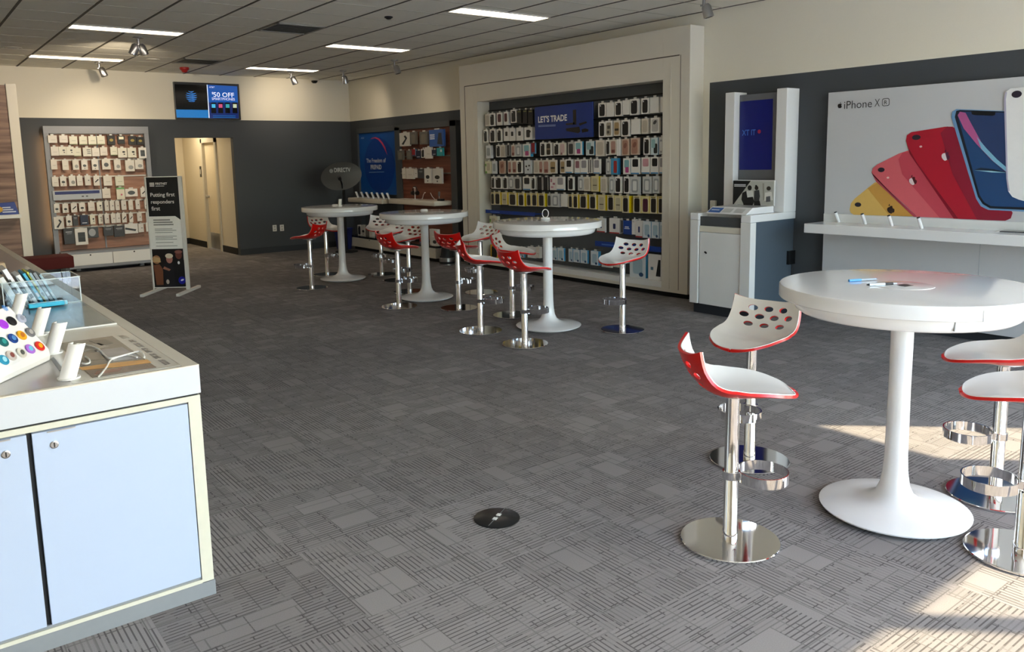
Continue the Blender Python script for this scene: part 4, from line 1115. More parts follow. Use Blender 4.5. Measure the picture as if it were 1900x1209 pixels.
# ================================================================== KIOSK
KX, K0, K1, KT = 6.547, 4.65, 5.376, 1.033
k = thing('kiosk', 'white kiosk cabinet with tall blue screen between two pillars', 'kiosk', (KX, 5.0, 0))
part(k, 'side_panel', MB().box(KX, XR - .02, 5.272, K1, .104, .9615), WHITE, .006)
part(k, 'side_panel', MB().box(KX, KX + .09, K0, 4.762, .104, .9615), WHITE, .003)
part(k, 'worktop', MB().box(KX, XR - .001, K0, 4.762, .962, KT).box(KX, XR - .001, 5.272, K1, .962, KT).box(KX + .14, XR - .001, 4.762, 5.272, .98, KT), WHITEG, .008)
part(k, 'grey_side', MB().box(KX + .09, XR - .001, K0 + .02, K0 + .05, .10, .962), mat('kiosk_slate', '4f5b66', .6), 0)
part(k, 'recess_panel', MB().box(KX + .03, KX + .06, 4.762, 5.272, .88, 1.0), DGREY, .003)
part(k, 'cross_rail', MB().box(KX + .02, KX + .07, 4.762, 5.272, .845, .905), CREAM, .004)
d = part(k, 'door', MB().box(KX + .012, KX + .035, 4.768, 5.262, .104, .842), WHITE, .004)
part(d, 'keyhole', MB().cyl((KX + .008, 5.19, .64), (KX + .014, 5.19, .64), .009, 14).box(KX + .006, KX + .013, 5.17, 5.184, .625, .642), BLACK)
part(k, 'cabinet_core', MB().box(KX + .036, XR - .03, K0 + .05, 5.272, .10, .84), WHITE)
part(k, 'plinth', MB().box(KX + .05, XR - .001, K0 + .02, K1 - .02, 0, .104), mat('kiosk_plinth', '23272e', .6))
part(k, 'pillar', MB().box(7.085, XR - .001, 4.65, 4.765, KT, 2.245), WHITEG, .006)
part(k, 'pillar', MB().box(7.085, XR - .001, 5.262, 5.376, KT, 2.25), WHITEG, .006)
z_ = part(k, 'screen_bezel', MB().box(7.17, XR - .001, 4.765, 5.262, KT, 2.22), mat('bezel_grey', '6b6d70', .45), .003)
pl = Plane(0, 7.17)
SB_ = mat('kiosk_screen_blue', '020c50', .3, emit=.16)
s = print_px(k, 'screen', pl, [(1373.6, 188.5), (1434.5, 183), (1431.8, 314.5), (1371.7, 315)], .6, SB_)
text_px(s, 'screen_text', pl, 'XT IT', 1377, 240.5, 1402, 251, 1.8, mat('screen_text_blue', '3f6aae', .4, emit=.1), .01)
print_st(s, 'red_dot', pl, ell(pl.st(pl.at(1409, 244)), (.02, .02)), 1.8, mat('screen_red', '8a1c34', .4, emit=.12))
tr = thing('card_tray', 'white sloping card tray with blue label on the kiosk top', 'tray', (KX + .1, 5.0, KT))
zz = KT + .0015
part(tr, 'body', MB().hexa([(KX + .02, 4.72, zz), (KX + .02, 5.20, zz), (7.02, 5.20, zz), (7.02, 4.72, zz)],
                           [(KX + .13, 4.72, KT + .065), (KX + .13, 5.20, KT + .065), (7.02, 5.20, KT + .065), (7.02, 4.72, KT + .065)]), WHITEG, .004)
sl_up = Vector((.11, 0, .0635)).normalized()
pl2 = Plane(o=(KX + .02, 0, zz), right=(0, -1, 0), up=sl_up)
print_st(tr, 'blue_label', pl2, rect(-5.185, -5.04, .02, .105), 1.4, col('2a5ea8'))
print_st(tr, 'label_text', pl2, rect(-5.165, -5.07, .055, .07), 2.6, col('d0dcec'))
for q in (-4.98, -4.84):
    print_st(tr, 'card_slot', pl2, rect(q - .045, q + .06, .03, .10), 1.4, col('c4c4c0'))
pc = thing('photo_placard', 'black and white placard with people standing on the kiosk', 'placard', (7.0, 5.0, KT + .066))
pl = Plane(0, 7.03)
py0, py1 = 4.725, 5.215
part(pc, 'board', MB().box(7.03, 7.045, py0, py1, KT + .066, 1.352), WHITE, .002)
def pk_(pts, c_, lv, nm='photo_print'): print_st(pc, nm, pl, [(-a_, b_) for a_, b_ in pts], lv, col(c_))
pk_([(py1, 1.10), (py1, 1.345), (5.0, 1.345), (py1 - .01, 1.10)], '17181a', 1.2)
pk_([(5.0, 1.345), (py0 + .008, 1.345), (py0 + .008, 1.105), (5.2, 1.105)], 'b9b9b0', 1.2)
for z_ in (1.30, 1.285):
    pk_([(py1 - .015, z_), (5.06, z_), (5.06, z_ + .008), (py1 - .015, z_ + .008)], 'e0e0e0', 2.4)
KC, KS = (1320, 150), 180 / 806.
def fpx(pts, c_, lv): print_px(pc, 'photo_figure', pl, [(KC[0] + a_ * KS, KC[1] + b_ * KS) for a_, b_ in pts], lv, col(c_))
fpx([(290, 915), (342, 910), (352, 965), (295, 970)], 'd9d8d2', 2.4)
fpx([(258, 930), (292, 913), (300, 968), (345, 962), (357, 1000), (342, 1038), (275, 1038), (251, 985)], '17181a', 3.4)
fpx(ell((320, 888), (17, 21)), '1c1815', 4.4)
fpx([(357, 912), (398, 905), (404, 960), (396, 1002), (354, 1002)], '3c3d3f', 2.4)
fpx([(355, 1000), (402, 994), (412, 1042), (356, 1044)], '101113', 3.4)
fpx(ell((377, 889), (15, 18)), '2a211b', 4.4)
fpx(ell((374, 871), (8, 7)), '15120f', 5.4)
fpx([(447, 928), (500, 920), (513, 990), (440, 996)], 'e2e0d8', 2.4)
fpx([(456, 962), (490, 956), (492, 1002), (455, 1006)], '5b5c60', 3.4)
fpx(ell((478, 893), (18, 18)), '3a332c', 4.4)
fpx([(268, 1018), (345, 1012), (345, 1042), (268, 1044)], '0c0d0e', 4.6)
fpx([(425, 850), (440, 850), (440, 990), (430, 990)], '9a978c', 2.2)
gd_ = thing('black_gadget', 'small black gadget left of the kiosk placard', 'device', (6.98, 5.235, KT))
part(gd_, 'body', MB().lathe([(0, 0), (.035, 0), (.04, .012), (.03, .03), (.0, .034)], 20, (6.95, 5.236, KT + .0012), False), BLACK, smooth=True)
part(gd_, 'knob', MB().box(6.93, 6.965, 5.225, 5.25, KT + .03, KT + .05), BLACK, .005)
sbx = thing('sensor_box', 'small white box on the charcoal wall left of kiosk', 'box', (XR, 5.56, 1.1))
c_ = P(1322, 382, 0, XR - .03)
part(sbx, 'body', MB().box(XR - .03, XR - .001, c_.y - .035, c_.y + .035, c_.z - .06, c_.z + .06), CREAM, .004)
YO = K0 + .02
c_ = P(1465, 477, 1, YO)
ot = thing('black_outlet', 'black outlet box on the slate side of the kiosk', 'outlet', (c_.x, YO, c_.z))
part(ot, 'box', MB().box(c_.x - .055, c_.x + .055, YO - .03, YO - .0005, c_.z - .07, c_.z + .07), BLACK, .004)
part(ot, 'cord', MB().tube([(c_.x + .03, YO - .012, c_.z - .065), (c_.x + .035, YO - .01, c_.z - .25), (c_.x + .03, YO - .01, .15)], .006, 8), BLACK)

# ================================================================== PHONE POSTER AND SHELF
PX = 7.20
pw = thing('phone_poster', 'large white wall panel advertising coloured phones', 'poster', (PX, 3.0, 0))
PYE = 1.35
part(pw, 'panel', MB().box(PX, XR - .001, PYE, 4.285, .09, 2.172), mat('poster_white', 'c9c9cb', .4, noise=.01), .003)
part(pw, 'seam', MB().box(PX - .0015, PX, 2.87, 2.876, .1, .86), col('a9adb2'))
pl = Plane(0, PX)
C8, S8 = (1480, 80), 420 / 1209.
C7, S7 = (1640, 100), 260 / 982.
def q8(pts): return [(C8[0] + a_ * S8, C8[1] + b_ * S8) for a_, b_ in pts]
def q7(pts): return [(C7[0] + a_ * S7, C7[1] + b_ * S7) for a_, b_ in pts]
APPLE = [(0, .62), (.10, .66), (.24, .68), (.36, .62), (.43, .52), (.36, .43), (.33, .30), (.37, .17), (.47, .08), (.40, -.10), (.27, -.28), (.15, -.31), (0, -.25), (-.15, -.31), (-.28, -.26), (-.42, -.04), (-.49, .20), (-.47, .42), (-.36, .60), (-.2, .67), (-.08, .64)]
LEAF = [(.0, .72), (.02, .86), (.12, .97), (.22, 1.0), (.2, .87), (.11, .76)]
def apple(pl, cu, cv, hpx, ang, lv, m, m2=None):
    a_, b_ = pl.st(pl.at(cu, cv)); h_ = hpx
    def tf(pts): return [(a_ + h_ * (x_ * math.cos(ang) - y_ * math.sin(ang)), b_ + h_ * (x_ * math.sin(ang) + y_ * math.cos(ang))) for x_, y_ in pts]
    print_st(pw, 'fruit_logo', pl, tf([(x_, y_ - .3) for x_, y_ in APPLE]), lv, m)
    print_st(pw, 'fruit_logo_leaf', pl, tf([(x_, y_ - .3) for x_, y_ in LEAF]), lv, m)
    if m2:
        half = [(min(x_, .02), y_ - .3) for x_, y_ in APPLE]
        print_st(pw, 'fruit_logo_shine', pl, tf(half), lv + 1, m2)
INK = col('17171a')
apple(pl, 1558.5, 195.5, .043, 0, 1, INK)
text_px(pw, 'lettering', pl, 'iPhone', 1566.5, 186, 1618, 200.5, 1, INK, -.004)
text_px(pw, 'lettering', pl, 'X', 1623, 183.5, 1632.5, 197.5, 1, INK, -.008)
rr_o = rrect_quad([pl.st(pl.at(*p)) for p in ((1636.8, 182.8), (1650.6, 181.6), (1650.6, 196), (1636.8, 197.2))], .3)
rr_i = rrect_quad([pl.st(pl.at(*p)) for p in ((1637.9, 184), (1649.5, 182.9), (1649.5, 194.9), (1637.9, 196))], .27)
print_st(pw, 'letter_frame', pl, rr_o, 1, INK); print_st(pw, 'letter_frame_fill', pl, rr_i, 2, MATS['poster_white'])
text_px(pw, 'lettering', pl, 'R', 1641, 186, 1646.5, 193.3, 3.2, INK, 0)
def poly8(nm, pts, lv, h_, rough=.35): print_px(pw, nm, pl, q8(pts), lv, col(h_, rough))
def rpoly(nm, quad, lv, h_, r_=.14):
    print_st(pw, nm, pl, rrect_quad([pl.st(pl.at(*p)) for p in quad], r_, 6), lv, col(h_))
def shapepx(nm, pts, lv, h_): print_px(pw, nm, pl, pts, lv, col(h_))
# yellow phone
poly8('yellow_phone_print', [(278, 890), (285, 855), (305, 830), (410, 745), (440, 735), (620, 925), (300, 916), (284, 905)], 1, 'dfb765')
poly8('yellow_phone_gloss', [(375, 775), (440, 737), (620, 925), (490, 921)], 2, 'cf9c4a')
# coral phone
poly8('coral_phone_print', [(396, 690), (402, 668), (425, 648), (540, 590), (590, 573), (615, 578), (850, 935), (640, 927), (560, 850), (430, 735)], 3, 'd9636b')
poly8('coral_phone_gloss', [(540, 620), (560, 585), (612, 575), (850, 935), (760, 932), (560, 700)], 4, 'c64656')
poly8('coral_phone_edge', [(396, 690), (404, 708), (640, 927), (622, 927), (420, 738)], 5, 'b8485a')
# red phone
poly8('red_phone_print', [(580, 520), (585, 492), (610, 475), (790, 446), (830, 446), (850, 470), (1150, 905), (1140, 935), (1110, 948), (860, 937), (640, 640), (595, 560)], 5.5, 'b3122d')
poly8('red_phone_gloss', [(765, 480), (800, 445), (838, 450), (1150, 905), (1140, 935), (1110, 948), (960, 942), (830, 700)], 6.5, '8f1230')
poly8('red_phone_edge', [(580, 520), (595, 560), (640, 640), (860, 937), (835, 936), (600, 590)], 6.6, '8a0f28')
# blue phone: frame, screen, glow
poly8('blue_phone_frame', [(823, 395), (828, 365), (850, 352), (1110, 362), (1330, 905), (1020, 890), (980, 870), (955, 830)], 7.5, '6f9bc4')
poly8('blue_phone_bezel', [(842, 395), (850, 362), (870, 357), (1110, 365), (1330, 895), (1030, 882), (990, 858), (965, 820)], 8.5, '101828')
poly8('blue_phone_screen', [(858, 390), (866, 366), (1105, 372), (1310, 880), (1035, 870), (1000, 850), (975, 812)], 9.5, '1c4676')
poly8('screen_sky', [(862, 372), (1105, 374), (1115, 700), (1000, 590), (900, 450)], 10.5, '233a66')
poly8('screen_notch', [(930, 362), (1060, 368), (1058, 384), (1045, 388), (948, 384), (934, 380)], 12, '0a0d14')
poly8('planet_glow', [(858, 385), (870, 366), (900, 372), (925, 420), (985, 530), (1060, 620), (1120, 672), (1120, 690), (1040, 625), (960, 540), (890, 455)], 11.5, 'b85a90')
poly8('planet_light', [(960, 500), (1010, 560), (1070, 622), (1125, 668), (1125, 692), (1050, 632), (985, 565)], 12.5, '7fb6d0')
poly8('planet_edge', [(945, 676), (980, 665), (1050, 672), (1125, 690), (1040, 682)], 11.6, '0d2036')
poly8('planet_edge_light', [(945, 678), (1040, 682), (1125, 692), (1040, 690)], 12.6, '9fd0dc')
# white phone
poly8('white_phone_print', [(1108, 300), (1115, 262), (1140, 242), (1180, 238), (1360, 222), (1360, 880), (1185, 835), (1150, 820), (1128, 790), (1118, 720)], 13.5, 'eceae8')
poly8('white_phone_edge', [(1106, 300), (1113, 262), (1122, 262), (1116, 300), (1126, 720), (1136, 788), (1128, 792), (1118, 720)], 14.5, 'b4aec2')
for (u_, v_, w_, h_, lv) in ((323, 862, 18, 15, 3), (448, 676, 18, 15, 6), (636, 503, 21, 16, 8), (1174, 273, 21, 20, 16)):
    c2 = pl.st(pl.at(C8[0] + u_ * S8, C8[1] + v_ * S8))
    print_st(pw, 'camera_print', pl, ell(c2, (w_ * S8 / 1491.85 * 5.95 * 1.25, h_ * S8 / 1491.85 * 5.95)), lv, col('2a2230'))
for (u_, v_, lv) in ((484, 718, 6), (660, 552, 8)):
    c2 = pl.st(pl.at(C8[0] + u_ * S8, C8[1] + v_ * S8))
    print_st(pw, 'flash_print', pl, ell(c2, (.012, .009)), lv, col('f0c9c4'))
apple(pl, C8[0] + 497 * S8, C8[1] + 886 * S8, .066, .55, 3, col('2b1a17'))
apple(pl, C8[0] + 617 * S8, C8[1] + 732 * S8, .066, .45, 7.5, col('5a141d'), col('e8d0cf'))
apple(pl, C8[0] + 793 * S8, C8[1] + 600 * S8, .068, .3, 9, col('5b2540'), col('e2d6d8'))
# lip under the print and the shelf
z0_ = P(1530.3, 395.8, 0, PX).z
part(pw, 'lip', MB().box(PX - .016, PX, PYE, 4.28, .956, z0_), WHITE, .002)
shf = part(pw, 'shelf', MB().box(6.861, PX, PYE, 4.283, .871, .957), WHITEG, .005)
for i, (u, v) in enumerate(((1556, 412), (1605.5, 416), (1655, 419.5), (1710, 424))):
    c_ = P(u, v, 2, .957)
    t = thing('display_post', 'white tilted post with black tip on the phone shelf, %s from left' % ORD[i + 1], 'display post', (c_.x, c_.y, .957), math.radians(60), 'tilted white posts on the phone shelf')
    part(t, 'post', MB().tube([(0, 0, .001), (0, .002, .012), (0, .034, .092)], .0145, 18), WHITEG, smooth=True, local=True)
    part(t, 'tip', MB().tube([(0, .034, .092), (0, .0365, .0985)], .0135, 18), BLACK, smooth=True, local=True)
c_ = P(1875, 430, 2, .957)
ph = thing('phone', 'dark smartphone lying flat on the white phone shelf', 'phone', (c_.x, c_.y, .957), math.radians(8))
part(ph, 'body', MB().box(-.075, .075, -.16, .06, .001, .009), col('3a3b40', .25), .003, local=True)
part(ph, 'glass', MB().box(-.068, .068, -.152, .052, .009, .0102), mat('phone_glass', '0d0e11', .08), local=True)
part(ph, 'tray', MB().box(-.085, .085, -.17, .085, 0, .0012), col('cfcfcf'), local=True)

# ================================================================== BAR TABLES
TOPW = mat('table_top_gloss', 'e4e2e0', 0.12, noise=.01, coat=.4)
def table(x, y, z, label):
    t = thing('bar_table', label, 'table', (x, y, 0), 0, 'round white pedestal bar tables')
    R_ = .518
    prof = [(0, .014), (.30, .014), (.313, .018), (.315, .024), (.30, .030), (.22, .040), (.15, .052), (.105, .068), (.078, .092), (.062, .13), (.053, .19), (.048, .28), (.0455, .6), (.047, z - .12), (0, z - .12)]
    part(t, 'pedestal', MB().lathe(prof, 64, (0, 0, 0), False), WHITEG, smooth=True, local=True)
    part(t, 'glides', MB().lathe([(0, 0), (.26, 0), (.28, .004), (.28, .014), (0, .014)], 48, (0, 0, 0), False), col('c4c6c8'), local=True)
    part(t, 'apron', MB().lathe([(0, z - .124), (.40, z - .124), (.43, z - .120), (.447, z - .108), (.455, z - .085), (.458, z - .060), (0, z - .060)], 72, (0, 0, 0), False), WHITEG, smooth=True, local=True)
    part(t, 'tabletop', MB().lathe([(0, z - .060), (R_ - .004, z - .060), (R_, z - .056), (R_, z - .006), (R_ - .004, z - .001), (R_ - .012, z), (0, z)], 96, (0, 0, 0), False), TOPW, smooth=True, local=True)
    return t
T1 = table(3.50, 1.69, 1.038, 'white pedestal bar table nearest the camera at the right')
T2 = table(4.987, 5.806, 1.030, 'white pedestal bar table in front of the framed display')
T3 = table(5.0, 8.032, 1.024, 'white pedestal bar table second from the back, left of framed display')
T4 = table(4.98, 10.183, 1.020, 'white pedestal bar table farthest back in the room')
# near table: grommet, drawer front and seam
gc = P(1677, 529.5, 2, 1.038) - Vector((3.50, 1.69, 1.038))
part(T1, 'grommet_cover', MB().lathe([(.1215, 1.0382), (.121, 1.0394), (.1185, 1.0398), (0, 1.0398)], 56, (gc.x, gc.y, 0), False), TOPW, smooth=True, local=True)
gq = [P(u_, v_, 2, 1.0402) - Vector((3.50, 1.69, 0)) for u_, v_ in ((1664, 528.5), (1679, 526.3), (1695, 529.8), (1680, 531.8))]
part(T1, 'socket', MB().hexa([(p.x, p.y, 1.0399) for p in gq], [(p.x, p.y, 1.0406) for p in gq]), BLACK, local=True)
a0 = math.atan2(P(1836, 585, 2, 1.01).y - 1.69, P(1836, 585, 2, 1.01).x - 3.50)
mb = MB()
n = 10
R1_ = .521
bo, to = [], []
for i in range(n + 1):
    a_ = a0 + .55 * i / n
    bo.append((R1_ * math.cos(a_), R1_ * math.sin(a_), .980)); to.append((R1_ * math.cos(a_), R1_ * math.sin(a_), 1.022))
bi = [(p[0] / R1_ * .51, p[1] / R1_ * .51, p[2]) for p in reversed(bo)]; ti = [(p[0] / R1_ * .51, p[1] / R1_ * .51, p[2]) for p in reversed(to)]
part(T1, 'drawer_front', mb.hexa(bo + bi, to + ti), WHITEG, local=True)
a1 = a0 - .14
part(T1, 'seam', MB().hexa([(r_ * math.cos(a1 + d_), r_ * math.sin(a1 + d_), .93) for r_, d_ in ((.455, -.004), (.455, .004), (.44, 0))],
                           [(r_ * math.cos(a1 + d_), r_ * math.sin(a1 + d_), .978) for r_, d_ in ((.4595, -.004), (.4595, .004), (.44, 0))]), col('8a8a88'), local=True)
def pen(pa, pb, z, name, label, cols):
    a_ = P(pa[0], pa[1], 2, z); b_ = P(pb[0], pb[1], 2, z)
    a_.z = b_.z = z + .006
    t = thing(name, label, 'pen', (a_.x, a_.y, z))
    for nm, f0, f1, r0, r1, m in cols:
        p0, p1 = a_.lerp(b_, f0), a_.lerp(b_, f1)
        p0.z = p1.z = z + .0062
        part(t, nm, MB().tube([p0, p1], [r0, r1], 14), m, smooth=True)
pen((1575, 523), (1628, 519.5), 1.038, 'blue_pen', 'blue capped pen lying on the nearest table', [('cap', 0, .42, .006, .006, col('4f9ad8')), ('barrel', .42, .94, .0045, .0045, col('9aa7b4')), ('clip_end', .94, 1, .004, .002, col('5f6b78'))])
pen((1608, 530.8), (1664, 528.3), 1.038, 'silver_pen', 'silver and black pen lying beside the table grommet', [('tip', 0, .08, .002, .005, BLACK), ('barrel', .08, .6, .0058, .0058, col('c9d3da', .2)), ('grip', .6, .86, .0062, .006, BLACK), ('end', .86, 1, .004, .003, col('b9c2c9'))])
def puck(x, y, z, label, loop=False):
    t = thing('charging_puck', label, 'charger', (x, y, z), 0)
    part(t, 'base', MB().lathe([(0, .0005), (.045, .0005), (.047, .006), (.042, .018), (.03, .022), (0, .022)], 32, (0, 0, 0), False), WHITEG, smooth=True, local=True)
    if loop:
        part(t, 'cable_loop', MB().tube([(.03 * math.cos(a_) * .8, -.03 * math.cos(a_) * .6, .058 + .04 * math.sin(a_)) for a_ in [2 * PI * i / 24 for i in range(24)]], .0042, 8, True), WHITE, smooth=True, local=True)
c_ = P(1012, 407, 2, 1.03); puck(c_.x, c_.y, 1.03, 'white charging puck with upright cable loop on the second nearest table', True)
c_ = P(787, 391, 2, 1.024); puck(c_.x, c_.y, 1.024, 'flat white charging puck on the second table from the back')
c_ = P(622, 381.5, 2, 1.02); puck(c_.x, c_.y, 1.02, 'flat white charging puck on the farthest table')
c_ = P(631, 382, 2, 1.02)
holder((c_.x, c_.y, 1.0205), math.radians(200), 'upright white phone holder on the farthest table', None, .95, .12)

# ================================================================== BAR STOOLS
def seat_pt(u, v, off):
    prof = [(0, .242, -.020), (.12, .187, -.010), (.28, .10, -.004), (.46, .0, -.008), (.58, -.065, -.002), (.70, -.125, .024), (.82, -.172, .075), (.92, -.196, .122), (1.0, -.212, .165)]
    for i in range(len(prof) - 1):
        if v <= prof[i + 1][0]:
            break
    def cr(a, b, c, d, t): return .5 * (2 * b + (c - a) * t + (2 * a - 5 * b + 4 * c - d) * t * t + (3 * b - a - 3 * c + d) * t ** 3)
    p0 = prof[max(0, i - 1)]; p1 = prof[i]; p2 = prof[i + 1]; p3 = prof[min(len(prof) - 1, i + 2)]
    tt = (v - p1[0]) / (p2[0] - p1[0])
    X = cr(p0[1], p1[1], p2[1], p3[1], tt); Z = cr(p0[2], p1[2], p2[2], p3[2], tt)
    if v < .46:
        q = 1 - (v / .46); w_ = .198 * math.sqrt(max(.0, 1 - q ** 2.05))
    else:
        w_ = .198 - .018 * ((v - .46) / .54) ** 1.5
    w_ = max(w_, .006)
    bk_ = max(0, (v - .5) / .5)
    X += .055 * u * u * bk_
    Z += .048 * abs(u) ** 3 * min(1, .15 + v / .6) * (1 - .8 * bk_) + .018 * abs(u) ** 3 * bk_
    return Vector((X, u * w_, Z))
def shell(o0, o1, name, m):
    NU, NV = 20, 30
    def nrm(u, v):
        e_ = .01
        du = seat_pt(min(1, u + e_), v, 0) - seat_pt(max(-1, u - e_), v, 0)
        dv_ = seat_pt(u, min(1, v + e_), 0) - seat_pt(u, max(0, v - e_), 0)
        n_ = du.cross(dv_)
        if n_.length < 1e-9: n_ = Vector((0, 0, 1))
        n_.normalize()
        return n_ if n_.z > -.2 and (n_.z > 0 or n_.x > 0) else -n_
    mb = MB()
    for o_ in (o0, o1):
        for j in range(NV + 1):
            for i in range(NU + 1):
                u, v = -1 + 2 * i / NU, (j / NV) ** 1.7
                mb.v.append(tuple(seat_pt(u, v, 0) + nrm(u, v) * o_))
    W1 = NU + 1; K = W1 * (NV + 1)
    for j in range(NV):
        for i in range(NU):
            a_ = j * W1 + i
            mb.f.append((a_, a_ + 1, a_ + W1 + 1, a_ + W1))
            mb.f.append((K + a_, K + a_ + W1, K + a_ + W1 + 1, K + a_ + 1))
    def side(a_, b_): mb.f.append((a_, b_, K + b_, K + a_))
    for j in range(NV):
        side(j * W1, (j + 1) * W1); side(j * W1 + NU, (j + 1) * W1 + NU)
    for i in range(NU):
        side(i, i + 1); side(NV * W1 + i, NV * W1 + i + 1)
    me = mb.mesh(name, m)
    # ten oval holes through the back
    cut = MB()
    for v, us in ((.915, (-.46, 0, .46)), (.825, (-.66, -.22, .22, .66)), (.735, (-.46, 0, .46))):
        for u in us:
            c_ = seat_pt(u, v, 0); n_ = nrm(u, v)
            ax = Vector((0, 1, 0)); ax = (ax - n_ * ax.dot(n_)).normalized(); up_ = n_.cross(ax)
            ringA, ringB = [], []
            for q in range(16):
                th = 2 * PI * q / 16
                d_ = ax * (.0255 * math.cos(th)) + up_ * (.0155 * math.sin(th))
                ringA.append(c_ + d_ - n_ * .03); ringB.append(c_ + d_ + n_ * .03)
            cut.hexa(ringA, ringB)
    ob = link('tmp', me); oc = link('tmpc', cut.mesh('cut', m))
    md = ob.modifiers.new('b', 'BOOLEAN'); md.object = oc; md.operation = 'DIFFERENCE'; md.solver = 'EXACT'
    dg = bpy.context.evaluated_depsgraph_get(); dg.update()
    res = bpy.data.meshes.new_from_object(ob.evaluated_get(dg))
    bpy.data.objects.remove(ob); bpy.data.objects.remove(oc)
    res.name = name
    bm = bmesh.new(); bm.from_mesh(res)
    for f_ in bm.faces: f_.smooth = True
    for e_ in bm.edges:
        if len(e_.link_faces) == 2 and e_.calc_face_angle(0) > .6: e_.smooth = False
    bm.to_mesh(res); bm.free()
    res.materials.clear(); res.materials.append(m)
    return res
SEAT_RED = shell(-.012, .0005, 'seat_shell', REDP)
SEAT_WHT = shell(.0005, .0035, 'seat_lining', mat('seat_white', 'e9e6e2', .2, noise=.01, coat=.3))
HSEAT = .668
stool0 = thing('bar_stool', '', 'stool')
part(stool0, 'base', MB().lathe([(0, 0), (.202, 0), (.205, .003), (.205, .009), (.202, .012), (0, .012)], 72, (0, 0, 0), False), CHROME, smooth=True, local=True)
part(stool0, 'column', MB().lathe([(.0315, .012), (.0315, .052), (.029, .055), (.029, .47), (.0282, .474), (.0282, HSEAT - .012), (0, HSEAT - .012)], 32, (0, 0, 0), False), CHROME, smooth=True, local=True)
part(stool0, 'seat_plate', MB().lathe([(.024, HSEAT - .04), (.05, HSEAT - .026), (.085, HSEAT - .022), (.085, HSEAT - .016), (0, HSEAT - .016)], 32, (0, 0, 0), False), BRUSH, smooth=True, local=True)
rg = MB()
NRg = 40
for i in range(NRg):
    a_ = 2 * PI * i / NRg
    for rr_, z_ in ((.099, .275), (.104, .275), (.104, .317), (.099, .317)):
        rg.v.append((.128 + rr_ * math.cos(a_), rr_ * math.sin(a_) * 1.08, z_))
for i in range(NRg):
    j = (i + 1) % NRg
    for q in range(4):
        w_ = (q + 1) % 4
        rg.f.append((i * 4 + q, j * 4 + q, j * 4 + w_, i * 4 + w_))
fr_ = part(stool0, 'foot_ring', rg, CHROME, smooth=True, local=True)
part(fr_, 'clamp', MB().lathe([(.0292, .28), (.036, .28), (.036, .312), (.0292, .312)], 24, (0, 0, 0), False), CHROME, smooth=True, local=True)
for nm, me in (('seat_shell', SEAT_RED), ('seat_lining', SEAT_WHT)):
    o = link(nm, me, stool0); o.location = (0, 0, HSEAT + .002)
STOOLS = [
 (2.694, 1.979, -42, 'nearest red and white bar stool, left of the near table'),
 (3.522, 2.475, 190, 'white bar stool behind the nearest red stool, seat holes facing the camera'),
 (4.014, 1.468, 122, 'bar stool right behind the near table, farther of two cut by right edge'),
 (3.495, 1.168, 124, 'bar stool cut by the right edge, nearest the lower right corner'),
 (5.394, 5.215, 190, 'white bar stool standing alone before the framed display'),
 (4.350, 5.386, -8, 'red bar stool nearest the second table stem, back to camera'),
 (4.382, 6.092, -28, 'red bar stool left of the second nearest table, white seat edge showing'),
 (5.083, 6.492, -52, 'bar stool behind the second nearest table, white seat top showing'),
 (4.470, 7.767, 0, 'red bar stool in front of the third table, overlapping its stem'),
 (4.904, 7.214, 14, 'dark red bar stool right of the third table, back to camera'),
 (5.701, 7.895, 190, 'white bar stool right of the third table beside the framed display'),
 (5.085, 8.56, 195, 'white bar stool behind third table, holes above the red stool'),
 (4.314, 9.742, 126, 'red bar stool farthest left, in front of the farthest table'),
 (5.024, 10.773, 285, 'white bar stool behind the farthest table, left of its stem'),
 (5.597, 10.185, 226, 'white bar stool farthest back, between the two rear tables'),
 (5.464, 9.510, 200, 'bar stool mostly hidden behind the third table rim, pale seat top showing'),
]
for i, (x, y, a, lab) in enumerate(STOOLS):
    s = stool0 if i == 0 else dup(stool0)
    s.location = (x, y, 0); s.rotation_euler = (0, 0, math.radians(a))
    s['label'] = lab; s['group'] = 'red and white bar stools'

# ================================================================== FLOOR SOCKET
c_ = P(922, 961, 2, 0)
gs = thing('floor_socket', 'round black floor socket cover in the carpet', 'socket', (c_.x, c_.y, 0), math.radians(-60))
part(gs, 'cover', MB().lathe([(0, .0), (.105, .0), (.105, .003), (.098, .006), (0, .007)], 48, (0, 0, 0), False), mat('socket_black', '15171a', .25), smooth=True, local=True)
for s_ in (-1, 1):
    part(gs, 'latch', MB().box(-.010, .010, s_ * .022 - .012, s_ * .022 + .012, .0065, .0095), col('d8d6d0'), .002, local=True)
part(gs, 'hinge_line', MB().box(-.0015, .0015, -.095, .095, .0068, .0078), col('6a6a68'), local=True)

# ================================================================== FRONT COUNTER
CXR, CYF, CYE, CT, CXL = .852, 2.955, 9.4, .90, -1.9
ct = thing('display_counter', 'long white display counter with cabinet doors at the left', 'counter', (CXR, CYF, 0))
part(ct, 'top', MB().box(CXL, CXR, CYF, CYE, .792, CT - .004), mat('counter_white', 'bfc4cc', .35, noise=.01), .003)
part(ct, 'top_border', MB().box(.797, CXR, CYF, CYE, CT - .005, CT).box(CXL, .797, CYF, CYF + .022, CT - .005, CT), CREAM, .0015)
part(ct, 'top_inlay', MB().box(CXL, .797, CYF + .022, CYE, CT - .006, CT - .001), mat('inlay_grey', 'b6b3b0', .18, noise=.02, scale=5), 0)
part(ct, 'carcass', MB().box(CXL, CXR - .004, CYF + .03, CYE, .06, .785), WHITE)
part(ct, 'face_frame', MB().box(.805, CXR - .004, CYF + .004, CYF + .04, .06, .785).box(CXL, .805, CYF + .004, CYF + .04, .765, .785).box(CXL, .805, CYF + .004, CYF + .04, .058, .072), mat('face_frame_cream', 'c6c6b8', .4))
